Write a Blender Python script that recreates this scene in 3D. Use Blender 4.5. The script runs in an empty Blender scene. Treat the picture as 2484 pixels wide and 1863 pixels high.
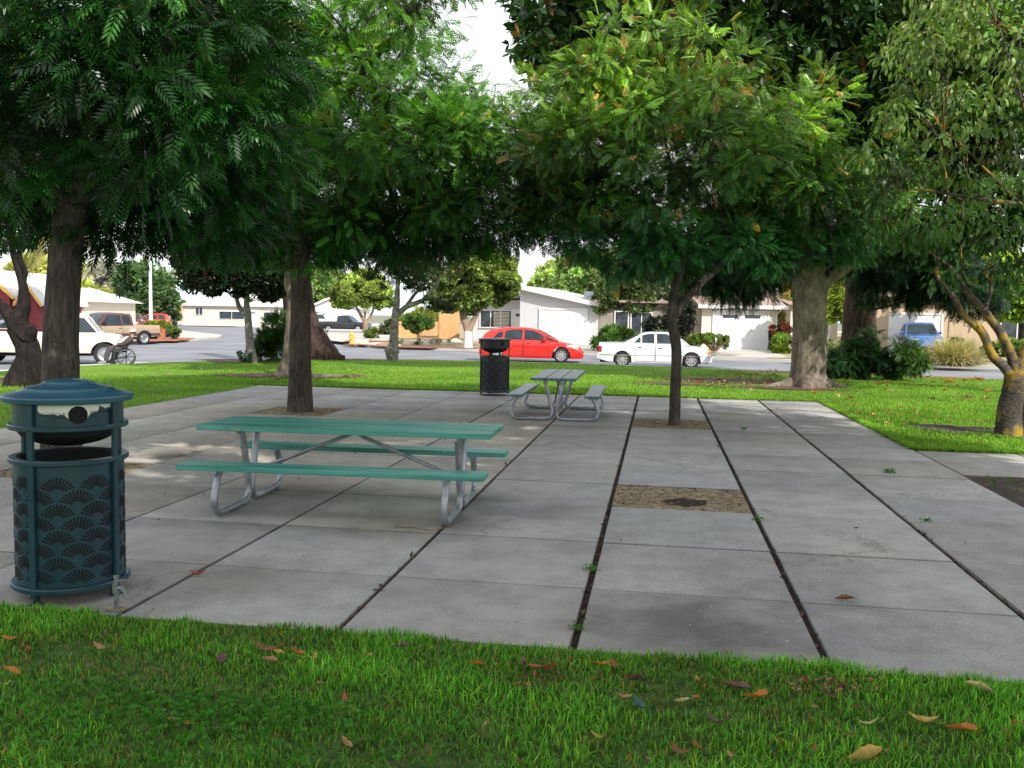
import bpy, math, random
import numpy as np
from mathutils import Vector, Matrix
random.seed(7); RNG = np.random.default_rng(7)
PI = math.pi
sc = bpy.context.scene
COL = sc.collection

# ------------------------------------------------------------------ camera
H, F_PX, PITCH, ROLL, IW, IH = 1.62, 2207.0, .0738, .0166, 2484, 1863
fw = np.array([0, math.cos(PITCH), -math.sin(PITCH)]); rt = np.array([1., 0, 0]); up = np.cross(rt, fw)
RT = math.cos(ROLL)*rt + math.sin(ROLL)*up; UP = -math.sin(ROLL)*rt + math.cos(ROLL)*up
def at(px, py, Y):
    d = fw + RT*(px-IW/2)/F_PX + UP*(IH/2-py)/F_PX
    p = np.array([0, 0, H]) + d*(Y/d[1]); return p
def gr(px, py, z=0.):
    d = fw + RT*(px-IW/2)/F_PX + UP*(IH/2-py)/F_PX
    return np.array([0, 0, H]) + d*((z-H)/d[2])
cd = bpy.data.cameras.new('camera'); cam = bpy.data.objects.new('camera', cd); COL.objects.link(cam)
m = Matrix(((RT[0], UP[0], -fw[0], 0), (RT[1], UP[1], -fw[1], 0), (RT[2], UP[2], -fw[2], H), (0, 0, 0, 1)))
cam.matrix_world = m
cd.sensor_width = 36; cd.lens = F_PX/IW*36; cd.clip_end = 6000; cd.clip_start = .05
sc.camera = cam
YAW = .1579
WX = np.array([math.cos(YAW), -math.sin(YAW)]); DX = np.array([math.sin(YAW), math.cos(YAW)])
def uv(u, v, z=0.): p = WX*u + DX*v; return np.array([p[0], p[1], z])
def to_uv(x, y): return x*WX[0]+y*WX[1], x*DX[0]+y*DX[1]

# ------------------------------------------------------------------ materials
def newmat(name):
    mt = bpy.data.materials.new(name); mt.use_nodes = True
    nt = mt.node_tree; b = nt.nodes['Principled BSDF']; return mt, nt, b
def nd(nt, t, **kw):
    n = nt.nodes.new(t)
    for k, v in kw.items(): setattr(n, k, v)
    return n
def ramp(nt, src, stops):
    r = nd(nt, 'ShaderNodeValToRGB'); e = r.color_ramp.elements
    while len(e) < len(stops): e.new(.5)
    for i, (p, c) in enumerate(stops):
        e[i].position = p; e[i].color = (*c, 1) if len(c) == 3 else c
    nt.links.new(src, r.inputs[0]); return r
def noise(nt, scale, detail=4, stretch=None, rough=.55, coord='Object'):
    tc = nd(nt, 'ShaderNodeTexCoord'); n = nd(nt, 'ShaderNodeTexNoise')
    n.inputs['Scale'].default_value = scale; n.inputs['Detail'].default_value = detail; n.inputs['Roughness'].default_value = rough
    if stretch:
        mp = nd(nt, 'ShaderNodeMapping'); mp.inputs['Scale'].default_value = stretch
        nt.links.new(tc.outputs[coord], mp.inputs[0]); nt.links.new(mp.outputs[0], n.inputs[0])
    else: nt.links.new(tc.outputs[coord], n.inputs[0])
    return n
def mixc(nt, fac, a, b, mode='MIX'):
    mx = nd(nt, 'ShaderNodeMix', data_type='RGBA', blend_type=mode)
    for s, x in ((0, fac), (6, a), (7, b)):
        if isinstance(x, (int, float)): mx.inputs[s].default_value = x
        elif isinstance(x, tuple): mx.inputs[s].default_value = (*x, 1)
        else: nt.links.new(x, mx.inputs[s])
    return mx.outputs[2]
def bumpn(nt, b, src, strength, dist=.01):
    bp = nd(nt, 'ShaderNodeBump'); bp.inputs['Strength'].default_value = strength; bp.inputs['Distance'].default_value = dist
    nt.links.new(src, bp.inputs['Height']); nt.links.new(bp.outputs[0], b.inputs['Normal'])
def lo(c, k): return tuple(max(0, min(1, x*k)) for x in c)
def mat(name, col, rough=.6, metal=0., var=.18, scale=5., col2=None, bump=0., bscale=40., stretch=None, spec=.5, coat=0., chips=None, lo_=.35, hi_=.68):
    mt, nt, b = newmat(name)
    n = noise(nt, scale, 6, stretch)
    r = ramp(nt, n.outputs[0], [(lo_, lo(col, 1-var)), (hi_, col2 or lo(col, 1+var))])
    out = r.outputs[0]
    if chips:
        c = noise(nt, chips[0], 3); rr = ramp(nt, c.outputs[0], [(chips[1], (0, 0, 0)), (chips[1]+.04, (1, 1, 1))])
        out = mixc(nt, rr.outputs[0], out, chips[2])
    nt.links.new(out, b.inputs['Base Color'])
    b.inputs['Roughness'].default_value = rough; b.inputs['Metallic'].default_value = metal
    b.inputs['Specular IOR Level'].default_value = spec; b.inputs['Coat Weight'].default_value = coat
    b.inputs['Coat Roughness'].default_value = .05
    if bump:
        n2 = noise(nt, bscale, 5, stretch); bumpn(nt, b, n2.outputs[0], bump)
    return mt
def leafmat(name, trans=.35, rough=.42, spec=.35, tint=(1, 1, 1), tboost=(1.5, 1.6, .6)):
    mt, nt, b = newmat(name)
    a = nd(nt, 'ShaderNodeAttribute', attribute_name='leafcol')
    c = mixc(nt, 1., a.outputs[0], tint, 'MULTIPLY')
    nt.links.new(c, b.inputs['Base Color']); b.inputs['Roughness'].default_value = rough; b.inputs['Specular IOR Level'].default_value = spec
    t = nd(nt, 'ShaderNodeBsdfTranslucent'); c2 = mixc(nt, 1., c, tboost, 'MULTIPLY'); nt.links.new(c2, t.inputs[0])
    ms = nd(nt, 'ShaderNodeMixShader'); ms.inputs[0].default_value = trans
    nt.links.new(b.outputs[0], ms.inputs[1]); nt.links.new(t.outputs[0], ms.inputs[2])
    nt.links.new(ms.outputs[0], nt.nodes['Material Output'].inputs[0]); return mt
def barkmat(name, c1, c2, scale=22., stretch=(1, 1, .16), bump=.9, moss=None, rough=.9):
    mt, nt, b = newmat(name)
    n = noise(nt, scale, 8, stretch, .65); r = ramp(nt, n.outputs[0], [(.32, c1), (.66, c2)]); out = r.outputs[0]
    n3 = noise(nt, 2.2, 4); r3 = ramp(nt, n3.outputs[0], [(.35, (.6, .6, .6)), (.7, (1.15, 1.15, 1.15))]); out = mixc(nt, 1., out, r3.outputs[0], 'MULTIPLY')
    if moss:
        n2 = noise(nt, moss[1], 4); r2 = ramp(nt, n2.outputs[0], [(moss[2], (0, 0, 0)), (moss[2]+.12, (1, 1, 1))])
        out = mixc(nt, r2.outputs[0], out, moss[0])
    nt.links.new(out, b.inputs['Base Color']); b.inputs['Roughness'].default_value = rough; b.inputs['Specular IOR Level'].default_value = .2
    bumpn(nt, b, n.outputs[0], bump, .03); return mt
def glassmat(name, col, rough=.04):
    mt, nt, b = newmat(name)
    n = noise(nt, 2.5, 3); r = ramp(nt, n.outputs[0], [(.3, lo(col, .5)), (.7, lo(col, 1.5))])
    nt.links.new(r.outputs[0], b.inputs['Base Color']); b.inputs['Roughness'].default_value = rough
    b.inputs['Specular IOR Level'].default_value = .5; b.inputs['Coat Weight'].default_value = .15; return mt

M = {}
M['steel'] = mat('galvanised_steel', (.40, .43, .47), .42, .75, .25, 14., bump=.05, bscale=60, chips=(90., .68, (.6, .62, .64)))
M['wood_teal'] = mat('teal_painted_wood', (.012, .25, .17), .40, 0, .3, 5., col2=(.16, .53, .45), bump=.35, bscale=16, stretch=(.16, 3, 3), spec=.6, chips=(30., .70, (.5, .6, .54)), lo_=.3, hi_=.74)
M['wood_slate'] = mat('weathered_green_wood', (.05, .15, .165), .40, 0, .4, 4., col2=(.15, .29, .33), bump=.3, bscale=14, stretch=(.2, 2, 2), spec=.7, chips=(16., .64, (.03, .07, .07)))
M['wood_edge'] = mat('dark_green_edge', (.012, .10, .065), .5, 0, .25, 6.)
M['bin_teal'] = mat('teal_powder_coat', (.013, .055, .078), .36, 0, .2, 7., bump=.04, bscale=60, spec=.55, chips=(75., .755, (.55, .6, .6)))
M['bin_lid'] = mat('blue_teal_lid', (.022, .10, .155), .34, 0, .18, 3., bump=.03, bscale=70, spec=.6, chips=(60., .76, (.3, .36, .4)))
M['bin_black'] = mat('black_powder_coat', (.02, .03, .038), .42, 0, .3, 7., spec=.5, chips=(20., .74, (.06, .1, .12)))
M['bin_dark'] = mat('dark_bin_inside', (.006, .007, .01), .7, 0, .2)
M['slot'] = mat('dark_slot', (.004, .005, .008), .8, 0, .2)
M['decal_white'] = mat('worn_white_decal', (.93, .93, .84), .5, 0, .12, 9., chips=(40., .7, (.45, .46, .36)))
M['print_black'] = mat('black_print', (.004, .006, .007), .7, 0, .3, 30., chips=(70., .72, (.02, .08, .1)))
M['print_red'] = mat('red_print', (.35, .02, .03), .6, 0, .2)
M['scratch'] = mat('pale_scratch', (.55, .62, .35), .7, 0, .2)
M['rubber'] = mat('tyre_rubber', (.018, .018, .02), .8, 0, .25, 20.)
M['alloy'] = mat('alloy_rim', (.55, .56, .58), .3, .7, .1)
M['chrome'] = mat('chrome', (.65, .66, .68), .15, .95, .06)
M['black'] = mat('black_plastic', (.012, .012, .013), .5, 0, .2)
M['under'] = mat('underbody', (.008, .008, .009), .9, 0, .2)
M['red_paint'] = mat('red_car_paint', (.62, .018, .012), .3, 0, .05, 2., coat=.9)
M['white_paint'] = mat('silver_white_car_paint', (.74, .77, .82), .3, 0, .05, 2., coat=.9)
M['cream_paint'] = mat('cream_truck_paint', (.66, .63, .53), .35, 0, .08, 2., coat=.4)
M['tan_paint'] = mat('tan_truck_paint', (.38, .29, .20), .35, .1, .07, 2., coat=.5)
M['maroon_paint'] = mat('maroon_truck_paint', (.11, .055, .05), .35, .1, .07, 2., coat=.5)
M['blue_paint'] = mat('blue_truck_paint', (.04, .15, .44), .3, .1, .1, 2., coat=.7)
M['dark_paint'] = mat('dark_truck_paint', (.02, .026, .035), .3, .1, .1, 2., coat=.7)
M['offwhite_paint'] = mat('white_suv_paint', (.72, .74, .76), .35, 0, .05, 2., coat=.5)
M['car_glass'] = glassmat('car_glass', (.02, .035, .045))
M['lens_red'] = mat('red_lens', (.35, .015, .015), .2, 0, .1, coat=.8)
M['lens_clear'] = mat('clear_lens', (.62, .64, .66), .12, .4, .12, 30., coat=.8)
M['lens_amber'] = mat('amber_lens', (.75, .25, .03), .25, 0, .1, coat=.8)
M['win_glass'] = glassmat('window_glass', (.05, .065, .08))
M['white_trim'] = mat('white_trim', (.80, .80, .79), .5, 0, .04)
M['grey_wall'] = mat('pale_grey_wall', (.62, .63, .66), .75, 0, .05, 1.5, bump=.15, bscale=3., stretch=(14, 14, .2))
M['white_door'] = mat('white_garage_door', (.80, .81, .82), .45, 0, .03)
M['cream_wall'] = mat('cream_stucco', (.70, .64, .54), .85, 0, .06, 3., bump=.2, bscale=50)
M['tan_wall'] = mat('tan_siding', (.56, .43, .30), .8, 0, .07, 2., bump=.2, bscale=3., stretch=(12, 12, .2))
M['shade_brown_wall'] = mat('brown_shaded_wall', (.26, .24, .21), .85, 0, .1, 2.)  # grey-brown tone has the shade painted into the wall colour
M['red_wall'] = mat('red_clapboard', (.22, .03, .04), .7, 0, .1, 2., bump=.3, bscale=3, stretch=(.2, .2, 9))
M['yellow_trim'] = mat('yellow_trim', (.72, .42, .10), .6, 0, .08)
M['shingle_grey'] = mat('grey_shingles', (.42, .42, .42), .9, 0, .2, 30., bump=.3, bscale=40)
M['shingle_pale'] = mat('pale_shingles', (.66, .65, .62), .9, 0, .12, 20., bump=.3, bscale=40)
M['shingle_brown'] = mat('brown_shingles', (.33, .25, .20), .9, 0, .2, 25., bump=.3, bscale=40)
M['fence_wood'] = mat('cedar_fence', (.56, .33, .15), .75, 0, .22, 4., stretch=(5, 5, .4), bump=.2, bscale=12)
M['fence_dark'] = mat('weathered_fence', (.17, .12, .10), .8, 0, .2, 4., stretch=(5, 5, .4))
M['pole_grey'] = mat('pale_pole', (.68, .70, .74), .6, 0, .08)
M['hydrant'] = mat('yellow_paint', (.72, .45, .08), .5, 0, .1)
M['bin_green'] = mat('dark_green_cart', (.03, .06, .04), .5, 0, .15)
M['bin_blue'] = mat('blue_cart', (.015, .035, .22), .5, 0, .15)
M['terracotta'] = mat('terracotta', (.42, .16, .08), .8, 0, .15)
M['rock'] = mat('pale_rock', (.55, .48, .38), .9, 0, .25, 8., bump=.5, bscale=10)
M['whitewash'] = mat('white_tree_paint', (.76, .74, .71), .85, 0, .08, 6.)
M['umbrella_cloth'] = mat('pale_aqua_canvas', (.52, .68, .66), .85, 0, .08)
M['brass'] = mat('weathered_tap_metal', (.28, .31, .33), .45, .6, .35, 30.)
M['skin'] = mat('skin', (.56, .32, .23), .55, 0, .08, 20.)
M['cloth_jacket'] = mat('dark_brown_jacket', (.075, .062, .058), .9, 0, .25, 20.)
M['cloth_trouser'] = mat('charcoal_trousers', (.07, .066, .078), .9, 0, .25, 20.)
M['cloth_white'] = mat('white_shirt', (.76, .73, .69), .9, 0, .05, 20.)
M['shoe'] = mat('grey_shoe', (.20, .21, .24), .7, 0, .2, 20.)
M['asphalt'] = mat('asphalt', (.20, .21, .24), .85, 0, .16, .35, bump=.2, bscale=60, col2=(.27, .275, .30))
M['kerb'] = mat('pale_concrete', (.50, .48, .44), .85, 0, .12, 1.2, bump=.15, bscale=30)
M['drive'] = mat('driveway_concrete', (.48, .46, .42), .85, 0, .12, .8, bump=.1, bscale=30)
M['yard'] = mat('dry_yard', (.36, .30, .19), .95, 0, .3, 1.2, bump=.3, bscale=14)
M['mulch'] = mat('red_mulch', (.36, .125, .06), .95, 0, .4, 14., bump=.8, bscale=20)
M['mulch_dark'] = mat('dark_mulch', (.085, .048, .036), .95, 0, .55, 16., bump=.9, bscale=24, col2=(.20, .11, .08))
M['soil'] = mat('sandy_soil', (.27, .21, .12), .95, 0, .4, 16., bump=.8, bscale=60, col2=(.42, .34, .21))
M['soil_dark'] = mat('dark_soil', (.05, .036, .028), .95, 0, .5, 14., bump=.9, bscale=40, col2=(.10, .075, .05))
M['joint'] = mat('joint_dirt', (.014, .011, .009), .95, 0, .6, 40., bump=.8, bscale=60, col2=(.07, .035, .022), hi_=.8)
M['ground'] = mat('far_ground', (.20, .21, .14), .95, 0, .3, .02)
M['hill'] = mat('hazy_hill', (.60, .70, .79), 1., 0, .06, .003, spec=0)  # pale blue base colour carries the distance haze
M['leaf'] = leafmat('tree_leaves')
M['leaf_gloss'] = leafmat('glossy_leaves', .28, .33, .45)
M['leaf_far'] = leafmat('far_leaves', .38, .6, .2)
M['blade'] = leafmat('grass_blades', .32, .5, .25, tboost=(1.2, 1.5, .5))
M['fallen'] = leafmat('fallen_leaf', .12, .6, .25, tboost=(1, 1, 1))
M['bark_brown'] = barkmat('grey_brown_bark', (.045, .037, .031), (.17, .145, .122), 34.)
M['bark_dark'] = barkmat('dark_bark', (.009, .007, .007), (.040, .032, .029), 16., (1, 1, .4))
M['bark_pale'] = barkmat('pale_grey_bark', (.10, .078, .060), (.31, .26, .205), 12., (1, 1, .35), .5)
M['bark_red'] = barkmat('redwood_bark', (.028, .019, .016), (.115, .076, .060), 16., (1, 1, .08), 1.)
M['bark_grey'] = barkmat('smooth_grey_bark', (.20, .19, .18), (.36, .35, .34), 8., (1, 1, .8), .3)
M['bark_moss'] = barkmat('mossy_cherry_bark', (.028, .023, .021), (.165, .145, .125), 18., (1, 1, 2.6), .7, moss=((.36, .24, .04), 2.6, .49))
M['bark_knobby'] = barkmat('lichened_bark', (.13, .115, .10), (.52, .49, .45), 9., (1, 1, .6), 1.)
M['bark_tan'] = barkmat('tan_bark', (.24, .16, .11), (.42, .32, .24), 10.)

# ------------------------------------------------------------------ object helpers
def tag(o, label=None, cat=None, group=None, kind=None):
    if label: o['label'] = label
    if cat: o['category'] = cat
    if group: o['group'] = group
    if kind: o['kind'] = kind
    return o
def thing(name, label, cat, loc=(0, 0, 0), rz=0, group=None):
    o = bpy.data.objects.new(name, None); COL.objects.link(o); o.empty_display_size = .1
    o.location = loc; o.rotation_euler = (0, 0, rz); return tag(o, label, cat, group)
def dup(root, loc, rz, label=None, sc_=None):
    r = root.copy(); COL.objects.link(r); r.location = loc; r.rotation_euler = (0, 0, rz)
    if sc_: r.scale = (sc_, sc_, sc_)
    if label: r['label'] = label
    for ch in list(root.children):
        c = ch.copy(); COL.objects.link(c); c.parent = r
        for g in ch.children:
            d = g.copy(); COL.objects.link(d); d.parent = c
    return r
class MB:
    def __init__(s): s.v = []; s.f = []; s.mi = []
    def add(s, vs, fs, mi=0):
        o = len(s.v); s.v += [tuple(map(float, p)) for p in vs]; s.f += [tuple(i+o for i in f) for f in fs]; s.mi += [mi]*len(fs); return s
    def box(s, c, d, rz=0, rx=0, ry=0, mi=0):
        R = Matrix.Rotation(rz, 3, 'Z') @ Matrix.Rotation(ry, 3, 'Y') @ Matrix.Rotation(rx, 3, 'X'); vs = []
        for k in range(8):
            p = R @ Vector(((k & 1)-.5, ((k >> 1) & 1)-.5, ((k >> 2) & 1)-.5)*Vector(d) if False else ((((k & 1)-.5)*d[0], (((k >> 1) & 1)-.5)*d[1], (((k >> 2) & 1)-.5)*d[2])))
            vs.append((p[0]+c[0], p[1]+c[1], p[2]+c[2]))
        return s.add(vs, [(0, 2, 3, 1), (4, 5, 7, 6), (0, 1, 5, 4), (2, 6, 7, 3), (0, 4, 6, 2), (1, 3, 7, 5)], mi)
    def tube(s, pts, r, n=8, mi=0, caps=True, jit=0.):
        P = [np.array(p, float) for p in pts]; R = r if hasattr(r, '__len__') else [r]*len(P)
        T = [(P[min(i+1, len(P)-1)]-P[max(i-1, 0)]) for i in range(len(P))]; T = [t/(np.linalg.norm(t)+1e-9) for t in T]
        a = np.array([1, 0, 0.]) if abs(T[0][0]) < .8 else np.array([0, 1., 0]); nrm = np.cross(T[0], a); nrm /= np.linalg.norm(nrm); vs = []; fs = []
        for i in range(len(P)):
            nrm = nrm - T[i]*(nrm@T[i]); nrm /= np.linalg.norm(nrm)+1e-9; b = np.cross(T[i], nrm)
            for k in range(n):
                an = 2*PI*k/n; q = R[i]*(1+jit*(random.random()-.5)); vs.append(P[i]+q*(math.cos(an)*nrm+math.sin(an)*b))
        for i in range(len(P)-1):
            for k in range(n): fs.append((i*n+k, i*n+(k+1) % n, (i+1)*n+(k+1) % n, (i+1)*n+k))
        if caps: fs += [tuple(range(n-1, -1, -1)), tuple((len(P)-1)*n+k for k in range(n))]
        return s.add(vs, fs, mi)
    def lathe(s, prof, n=32, c=(0, 0, 0), mi=0, axis='z', closed=False):
        vs = []; fs = []; m_ = len(prof)
        for k in range(n):
            a = 2*PI*k/n
            for (r, z) in prof:
                p = (r*math.cos(a), r*math.sin(a), z) if axis == 'z' else (r*math.cos(a), z, r*math.sin(a))
                vs.append((p[0]+c[0], p[1]+c[1], p[2]+c[2]))
        for k in range(n):
            for i in range(m_ if closed else m_-1):
                j = (i+1) % m_; k2 = (k+1) % n; fs.append((k*m_+i, k2*m_+i, k2*m_+j, k*m_+j))
        return s.add(vs, fs, mi)
    def grid(s, rows, mi=0, close=False):
        n = len(rows[0]); vs = [p for r in rows for p in r]; fs = []
        for i in range(len(rows)-1):
            for k in range(n if close else n-1): k2 = (k+1) % n; fs.append((i*n+k, i*n+k2, (i+1)*n+k2, (i+1)*n+k))
        return s.add(vs, fs, mi)
    def prism(s, poly, z0, z1, mi=0):
        n = len(poly); vs = [(x, y, z0) for x, y in poly]+[(x, y, z1) for x, y in poly]
        return s.add(vs, [tuple(range(n-1, -1, -1)), tuple(range(n, 2*n))]+[(i, (i+1) % n, n+(i+1) % n, n+i) for i in range(n)], mi)
    def prism_y(s, poly, y0, y1, mi=0):
        n = len(poly); vs = [(x, y0, z) for x, z in poly]+[(x, y1, z) for x, z in poly]
        return s.add(vs, [tuple(range(n)), tuple(range(2*n-1, n-1, -1))]+[((i+1) % n, i, n+i, n+(i+1) % n) for i in range(n)], mi)
    def build(s, name, mats, parent=None, smooth=False, bevel=0., ang=38):
        me = bpy.data.meshes.new(name); me.from_pydata(s.v, [], s.f)
        for mm in (mats if isinstance(mats, list) else [mats]): me.materials.append(M[mm] if isinstance(mm, str) else mm)
        if any(s.mi): me.polygons.foreach_set('material_index', s.mi)
        me.update()
        if smooth: me.shade_smooth(); me.set_sharp_from_angle(angle=math.radians(ang))
        o = bpy.data.objects.new(name, me); COL.objects.link(o); o.parent = parent
        if bevel:
            b = o.modifiers.new('bevel', 'BEVEL'); b.width = bevel; b.segments = 2; b.limit_method = 'ANGLE'
        return o
def npmesh(name, V, Fq, colr, mt, parent=None, smooth=False):
    """V (N,3), Fq (M,4) quads, colr (N,3)"""
    me = bpy.data.meshes.new(name); nv, nf = len(V), len(Fq)
    me.vertices.add(nv); me.vertices.foreach_set('co', np.ascontiguousarray(V, np.float32).ravel())
    me.loops.add(nf*4); me.loops.foreach_set('vertex_index', np.ascontiguousarray(Fq, np.int32).ravel())
    me.polygons.add(nf); me.polygons.foreach_set('loop_start', np.arange(0, nf*4, 4, dtype=np.int32))
    me.polygons.foreach_set('loop_total', np.full(nf, 4, np.int32))
    a = me.color_attributes.new('leafcol', 'FLOAT_COLOR', 'POINT')
    a.data.foreach_set('color', np.concatenate([np.clip(colr, 0, 1), np.ones((nv, 1))], 1).astype(np.float32).ravel())
    me.materials.append(M[mt]); me.update(calc_edges=True); me.validate()
    if smooth: me.shade_smooth()
    o = bpy.data.objects.new(name, me); COL.objects.link(o); o.parent = parent; return o

# ------------------------------------------------------------------ leaves
def norm(a): return a/(np.linalg.norm(a, axis=-1, keepdims=True)+1e-9)
def leaflet(base, d, L, w, droop):
    d = norm(np.array(d, float)); s = np.cross(d, [0, 0, 1.]); s /= np.linalg.norm(s)+1e-9; b = np.array(base, float)
    mid = b+d*L*.45+np.array([0, 0, droop*L*.15]); tip = b+d*L-np.array([0, 0, droop*L*.45])
    return [b, mid+s*w*.5, tip, mid-s*w*.5]
def pinnate(pairs=6, ll=.36, lw=.095, droop=.22):
    vs = []
    for i in range(pairs):
        t = .18+.74*i/(pairs-1); z = -droop*t*t*.6; an = math.radians(58-18*t); k = ll*(1-.25*abs(t-.5))
        for sg in (-1, 1): vs += leaflet((0, t, z), (sg*math.sin(an), math.cos(an), -.12-.2*t), k, lw, droop)
    vs += leaflet((0, .95, -droop*.55), (0, 1, -.6), ll, lw, droop)
    vs += [(-.006, 0, 0), (.006, 0, 0), (.004, .95, -droop*.55), (-.004, .95, -droop*.55)]
    return np.array(vs), np.arange(len(vs)).reshape(-1, 4)
def simple(n_leaf=1, L=1., w=.42, droop=.4, spread=0., fold=.1):
    vs = []; fs = []
    for i in range(n_leaf):
        a = 0 if n_leaf == 1 else 2*PI*i/n_leaf+.3*i; el = spread
        d = np.array([math.sin(a)*math.sin(el), math.cos(el) if n_leaf > 1 else 1., math.cos(a)*math.sin(el)]) if n_leaf > 1 else np.array([0, 1., 0])
        d = norm(d); ref = np.array([0, 0, 1.]) if abs(d[2]) < .9 else np.array([1., 0, 0]); s = norm(np.cross(d, ref)); nrm = np.cross(s, d); o = len(vs)
        for t, ww in ((0, .05), (.35, 1), (.72, .75), (1, .04)):
            c = d*L*t-nrm*droop*L*t*t*.4
            vs += [c-s*w*ww*.5+nrm*fold*ww*w, c+s*w*ww*.5+nrm*fold*ww*w]
        for k in range(3): fs.append((o+2*k, o+2*k+1, o+2*k+3, o+2*k+2))
    return np.array(vs), np.array(fs)
def spray(n=9, L=1.):
    vs = []
    for i in range(n):
        t = .1+.85*i/(n-1); k = .42*(1-.6*t)
        for sg in (-1, 1): vs += leaflet((0, t, -.25*t*t), (sg*.85, .55, -.2), k, .075, .3)
    vs += leaflet((0, 0, 0), (0, 1, -.2), 1.05, .05, .3)
    return np.array(vs), np.arange(len(vs)).reshape(-1, 4)
TPL = {'pinnate': pinnate(), 'pinnate_fine': pinnate(7, .30, .10, .55), 'magnolia': simple(5, 1., .40, .25, .95), 'cherry': simple(1, 1., .42, .75),
       'small': simple(4, 1., .5, .3, .9), 'spray': spray(), 'blob': simple(6, 1., .6, .2, 1.1), 'olive': simple(6, 1., .22, .2, .8), 'palm': pinnate(14, .30, .05, .8), 'shrub': simple(5, 1., .42, .3, .8)}
def leafmesh(name, P, Dv, size, colr, tpl, mt, parent, rng, upj=.5):
    tv, tf = TPL[tpl]; N = len(P); Dv = norm(Dv)
    U = np.array([0, 0, 1.]) + rng.normal(0, upj, (N, 3)); X = norm(np.cross(Dv, U)); Z = np.cross(X, Dv)
    B = np.stack([X, Dv, Z], 1)                       # (N,3,3)
    V = (np.einsum('vk,nkj->nvj', tv, B)*size[:, None, None] + P[:, None, :]).reshape(-1, 3)
    Fq = (tf[None] + (np.arange(N)*len(tv))[:, None, None]).reshape(-1, 4)
    cv = np.repeat(colr, len(tv), 0)*rng.uniform(.85, 1.15, (N*len(tv)//2 if False else N*len(tv), 1))
    return npmesh(name, V, Fq, cv, mt, parent)
def clumps(ells, rng, density, inner=.25, flat=1.):
    """ells: (cx,cy,cz,rx,ry,rz); returns clump centres and outward dirs"""
    C = []; O = []; IN = []
    for e in ells:
        c = np.array(e[:3]); r = np.array(e[3:6]); k = e[6] if len(e) > 6 else 1.
        n = int(density*k*((r[0]*r[1]+r[0]*r[2]+r[1]*r[2])/3)); 
        d = norm(rng.normal(0, 1, (n, 3))); inn = rng.random(n) < inner; IN.append(inn); rad = np.where(inn, rng.uniform(.25, .7, n), rng.uniform(.72, 1.0, n))
        C.append(c+d*r*rad[:, None]); O.append(d)
    return np.concatenate(C), np.concatenate(O), np.concatenate(IN)
def foliage(name, ells, parent, rng, tpl='pinnate', mt='leaf', density=10, per=55, cr=.5, size=.26, col=(.03, .1, .025), colfn=None, var=.3, droop=.35, inner=.25, upj=.5, flat=1., painted_glint=0.):
    C, O, IN = clumps(ells, rng, density, inner)
    N = len(C)*per; ci = np.repeat(np.arange(len(C)), per); tone = rng.normal(1, var*.6, len(C))*np.where(IN, .42, 1.)  # inner clumps coloured darker to stand in for shade inside the crown
    d = norm(rng.normal(0, 1, (N, 3)) + O[ci]*.55)
    P = C[ci] + d*cr*(rng.random(N)**.5)[:, None]*np.array([1, 1, .75*flat])*rng.uniform(.7, 1.3, len(C))[ci][:, None]
    Dv = d + np.array([0, 0, -droop]) + rng.normal(0, .35, (N, 3))
    sz = size*rng.uniform(.65, 1.2, N)
    base = np.array(col)[None]*np.ones((N, 1)) if colfn is None else colfn(P, rng)
    if painted_glint:
        fc = (rng.random(len(C)) < painted_glint) & ~IN; lf = fc[ci] & (rng.random(N) < .7); base = np.where(lf[:, None], base*np.array([1.9, 1.7, 1.15])+np.array([.012, .035, .0]), base)  # some outer clumps painted brighter and yellower as crown highlights
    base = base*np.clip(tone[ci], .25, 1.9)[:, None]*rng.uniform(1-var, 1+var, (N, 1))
    return leafmesh(name, P, Dv, sz, base, tpl, mt, parent, rng, upj), C
def limbs(mb, paths, n=10, jit=.06):
    for p in paths:
        pts = [np.array(q[0]) for q in p]; rr = [q[1] for q in p]
        # resample smooth
        P2 = []; R2 = []
        for i in range(len(pts)-1):
            k = 5
            p0 = pts[max(i-1, 0)]; p1 = pts[i]; p2 = pts[i+1]; p3 = pts[min(i+2, len(pts)-1)]
            for j in range(k):
                t = j/k; P2.append(.5*((2*p1)+(-p0+p2)*t+(2*p0-5*p1+4*p2-p3)*t*t+(-p0+3*p1-3*p2+p3)*t**3)); R2.append(rr[i]*(1-t)+rr[i+1]*t)
        P2.append(pts[-1]); R2.append(rr[-1]); mb.tube(P2, R2, n, jit=jit)
def twigs(mb, paths, C, rng, frac=.6, r0=.018):
    J = np.array([q[0] for p in paths for q in p[1:]])
    for c in C:
        if rng.random() > frac: continue
        j = J[np.argmin(((J-c)**2).sum(1)+rng.random(len(J))*.5)]; mid = (j+c)/2+np.array([0, 0, .12])+rng.normal(0, .08, 3)
        mb.tube([j, mid, c], [r0*1.6, r0, r0*.4], 5, caps=False)
def tree(label, base, paths, ells, bark='bark_brown', name='tree', group=None, seed=1, twig=.6, tr0=.018, tn=12, jit=.06, **fk):
    rng = np.random.default_rng(seed); t = thing(name, label, 'tree', (0, 0, 0), 0, group)
    b = np.array(base); t.location = base
    loc = lambda p: np.array(p)-b
    paths = [[(loc(q[0]), q[1]) for q in p] for p in paths]
    mb = MB(); limbs(mb, paths, tn, jit)
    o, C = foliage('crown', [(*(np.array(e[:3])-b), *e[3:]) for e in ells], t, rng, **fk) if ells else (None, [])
    if len(C) and twig: twigs(mb, paths, C, rng, twig, tr0)
    mb.build('trunk', bark, t, smooth=True, ang=70); return t
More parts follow.
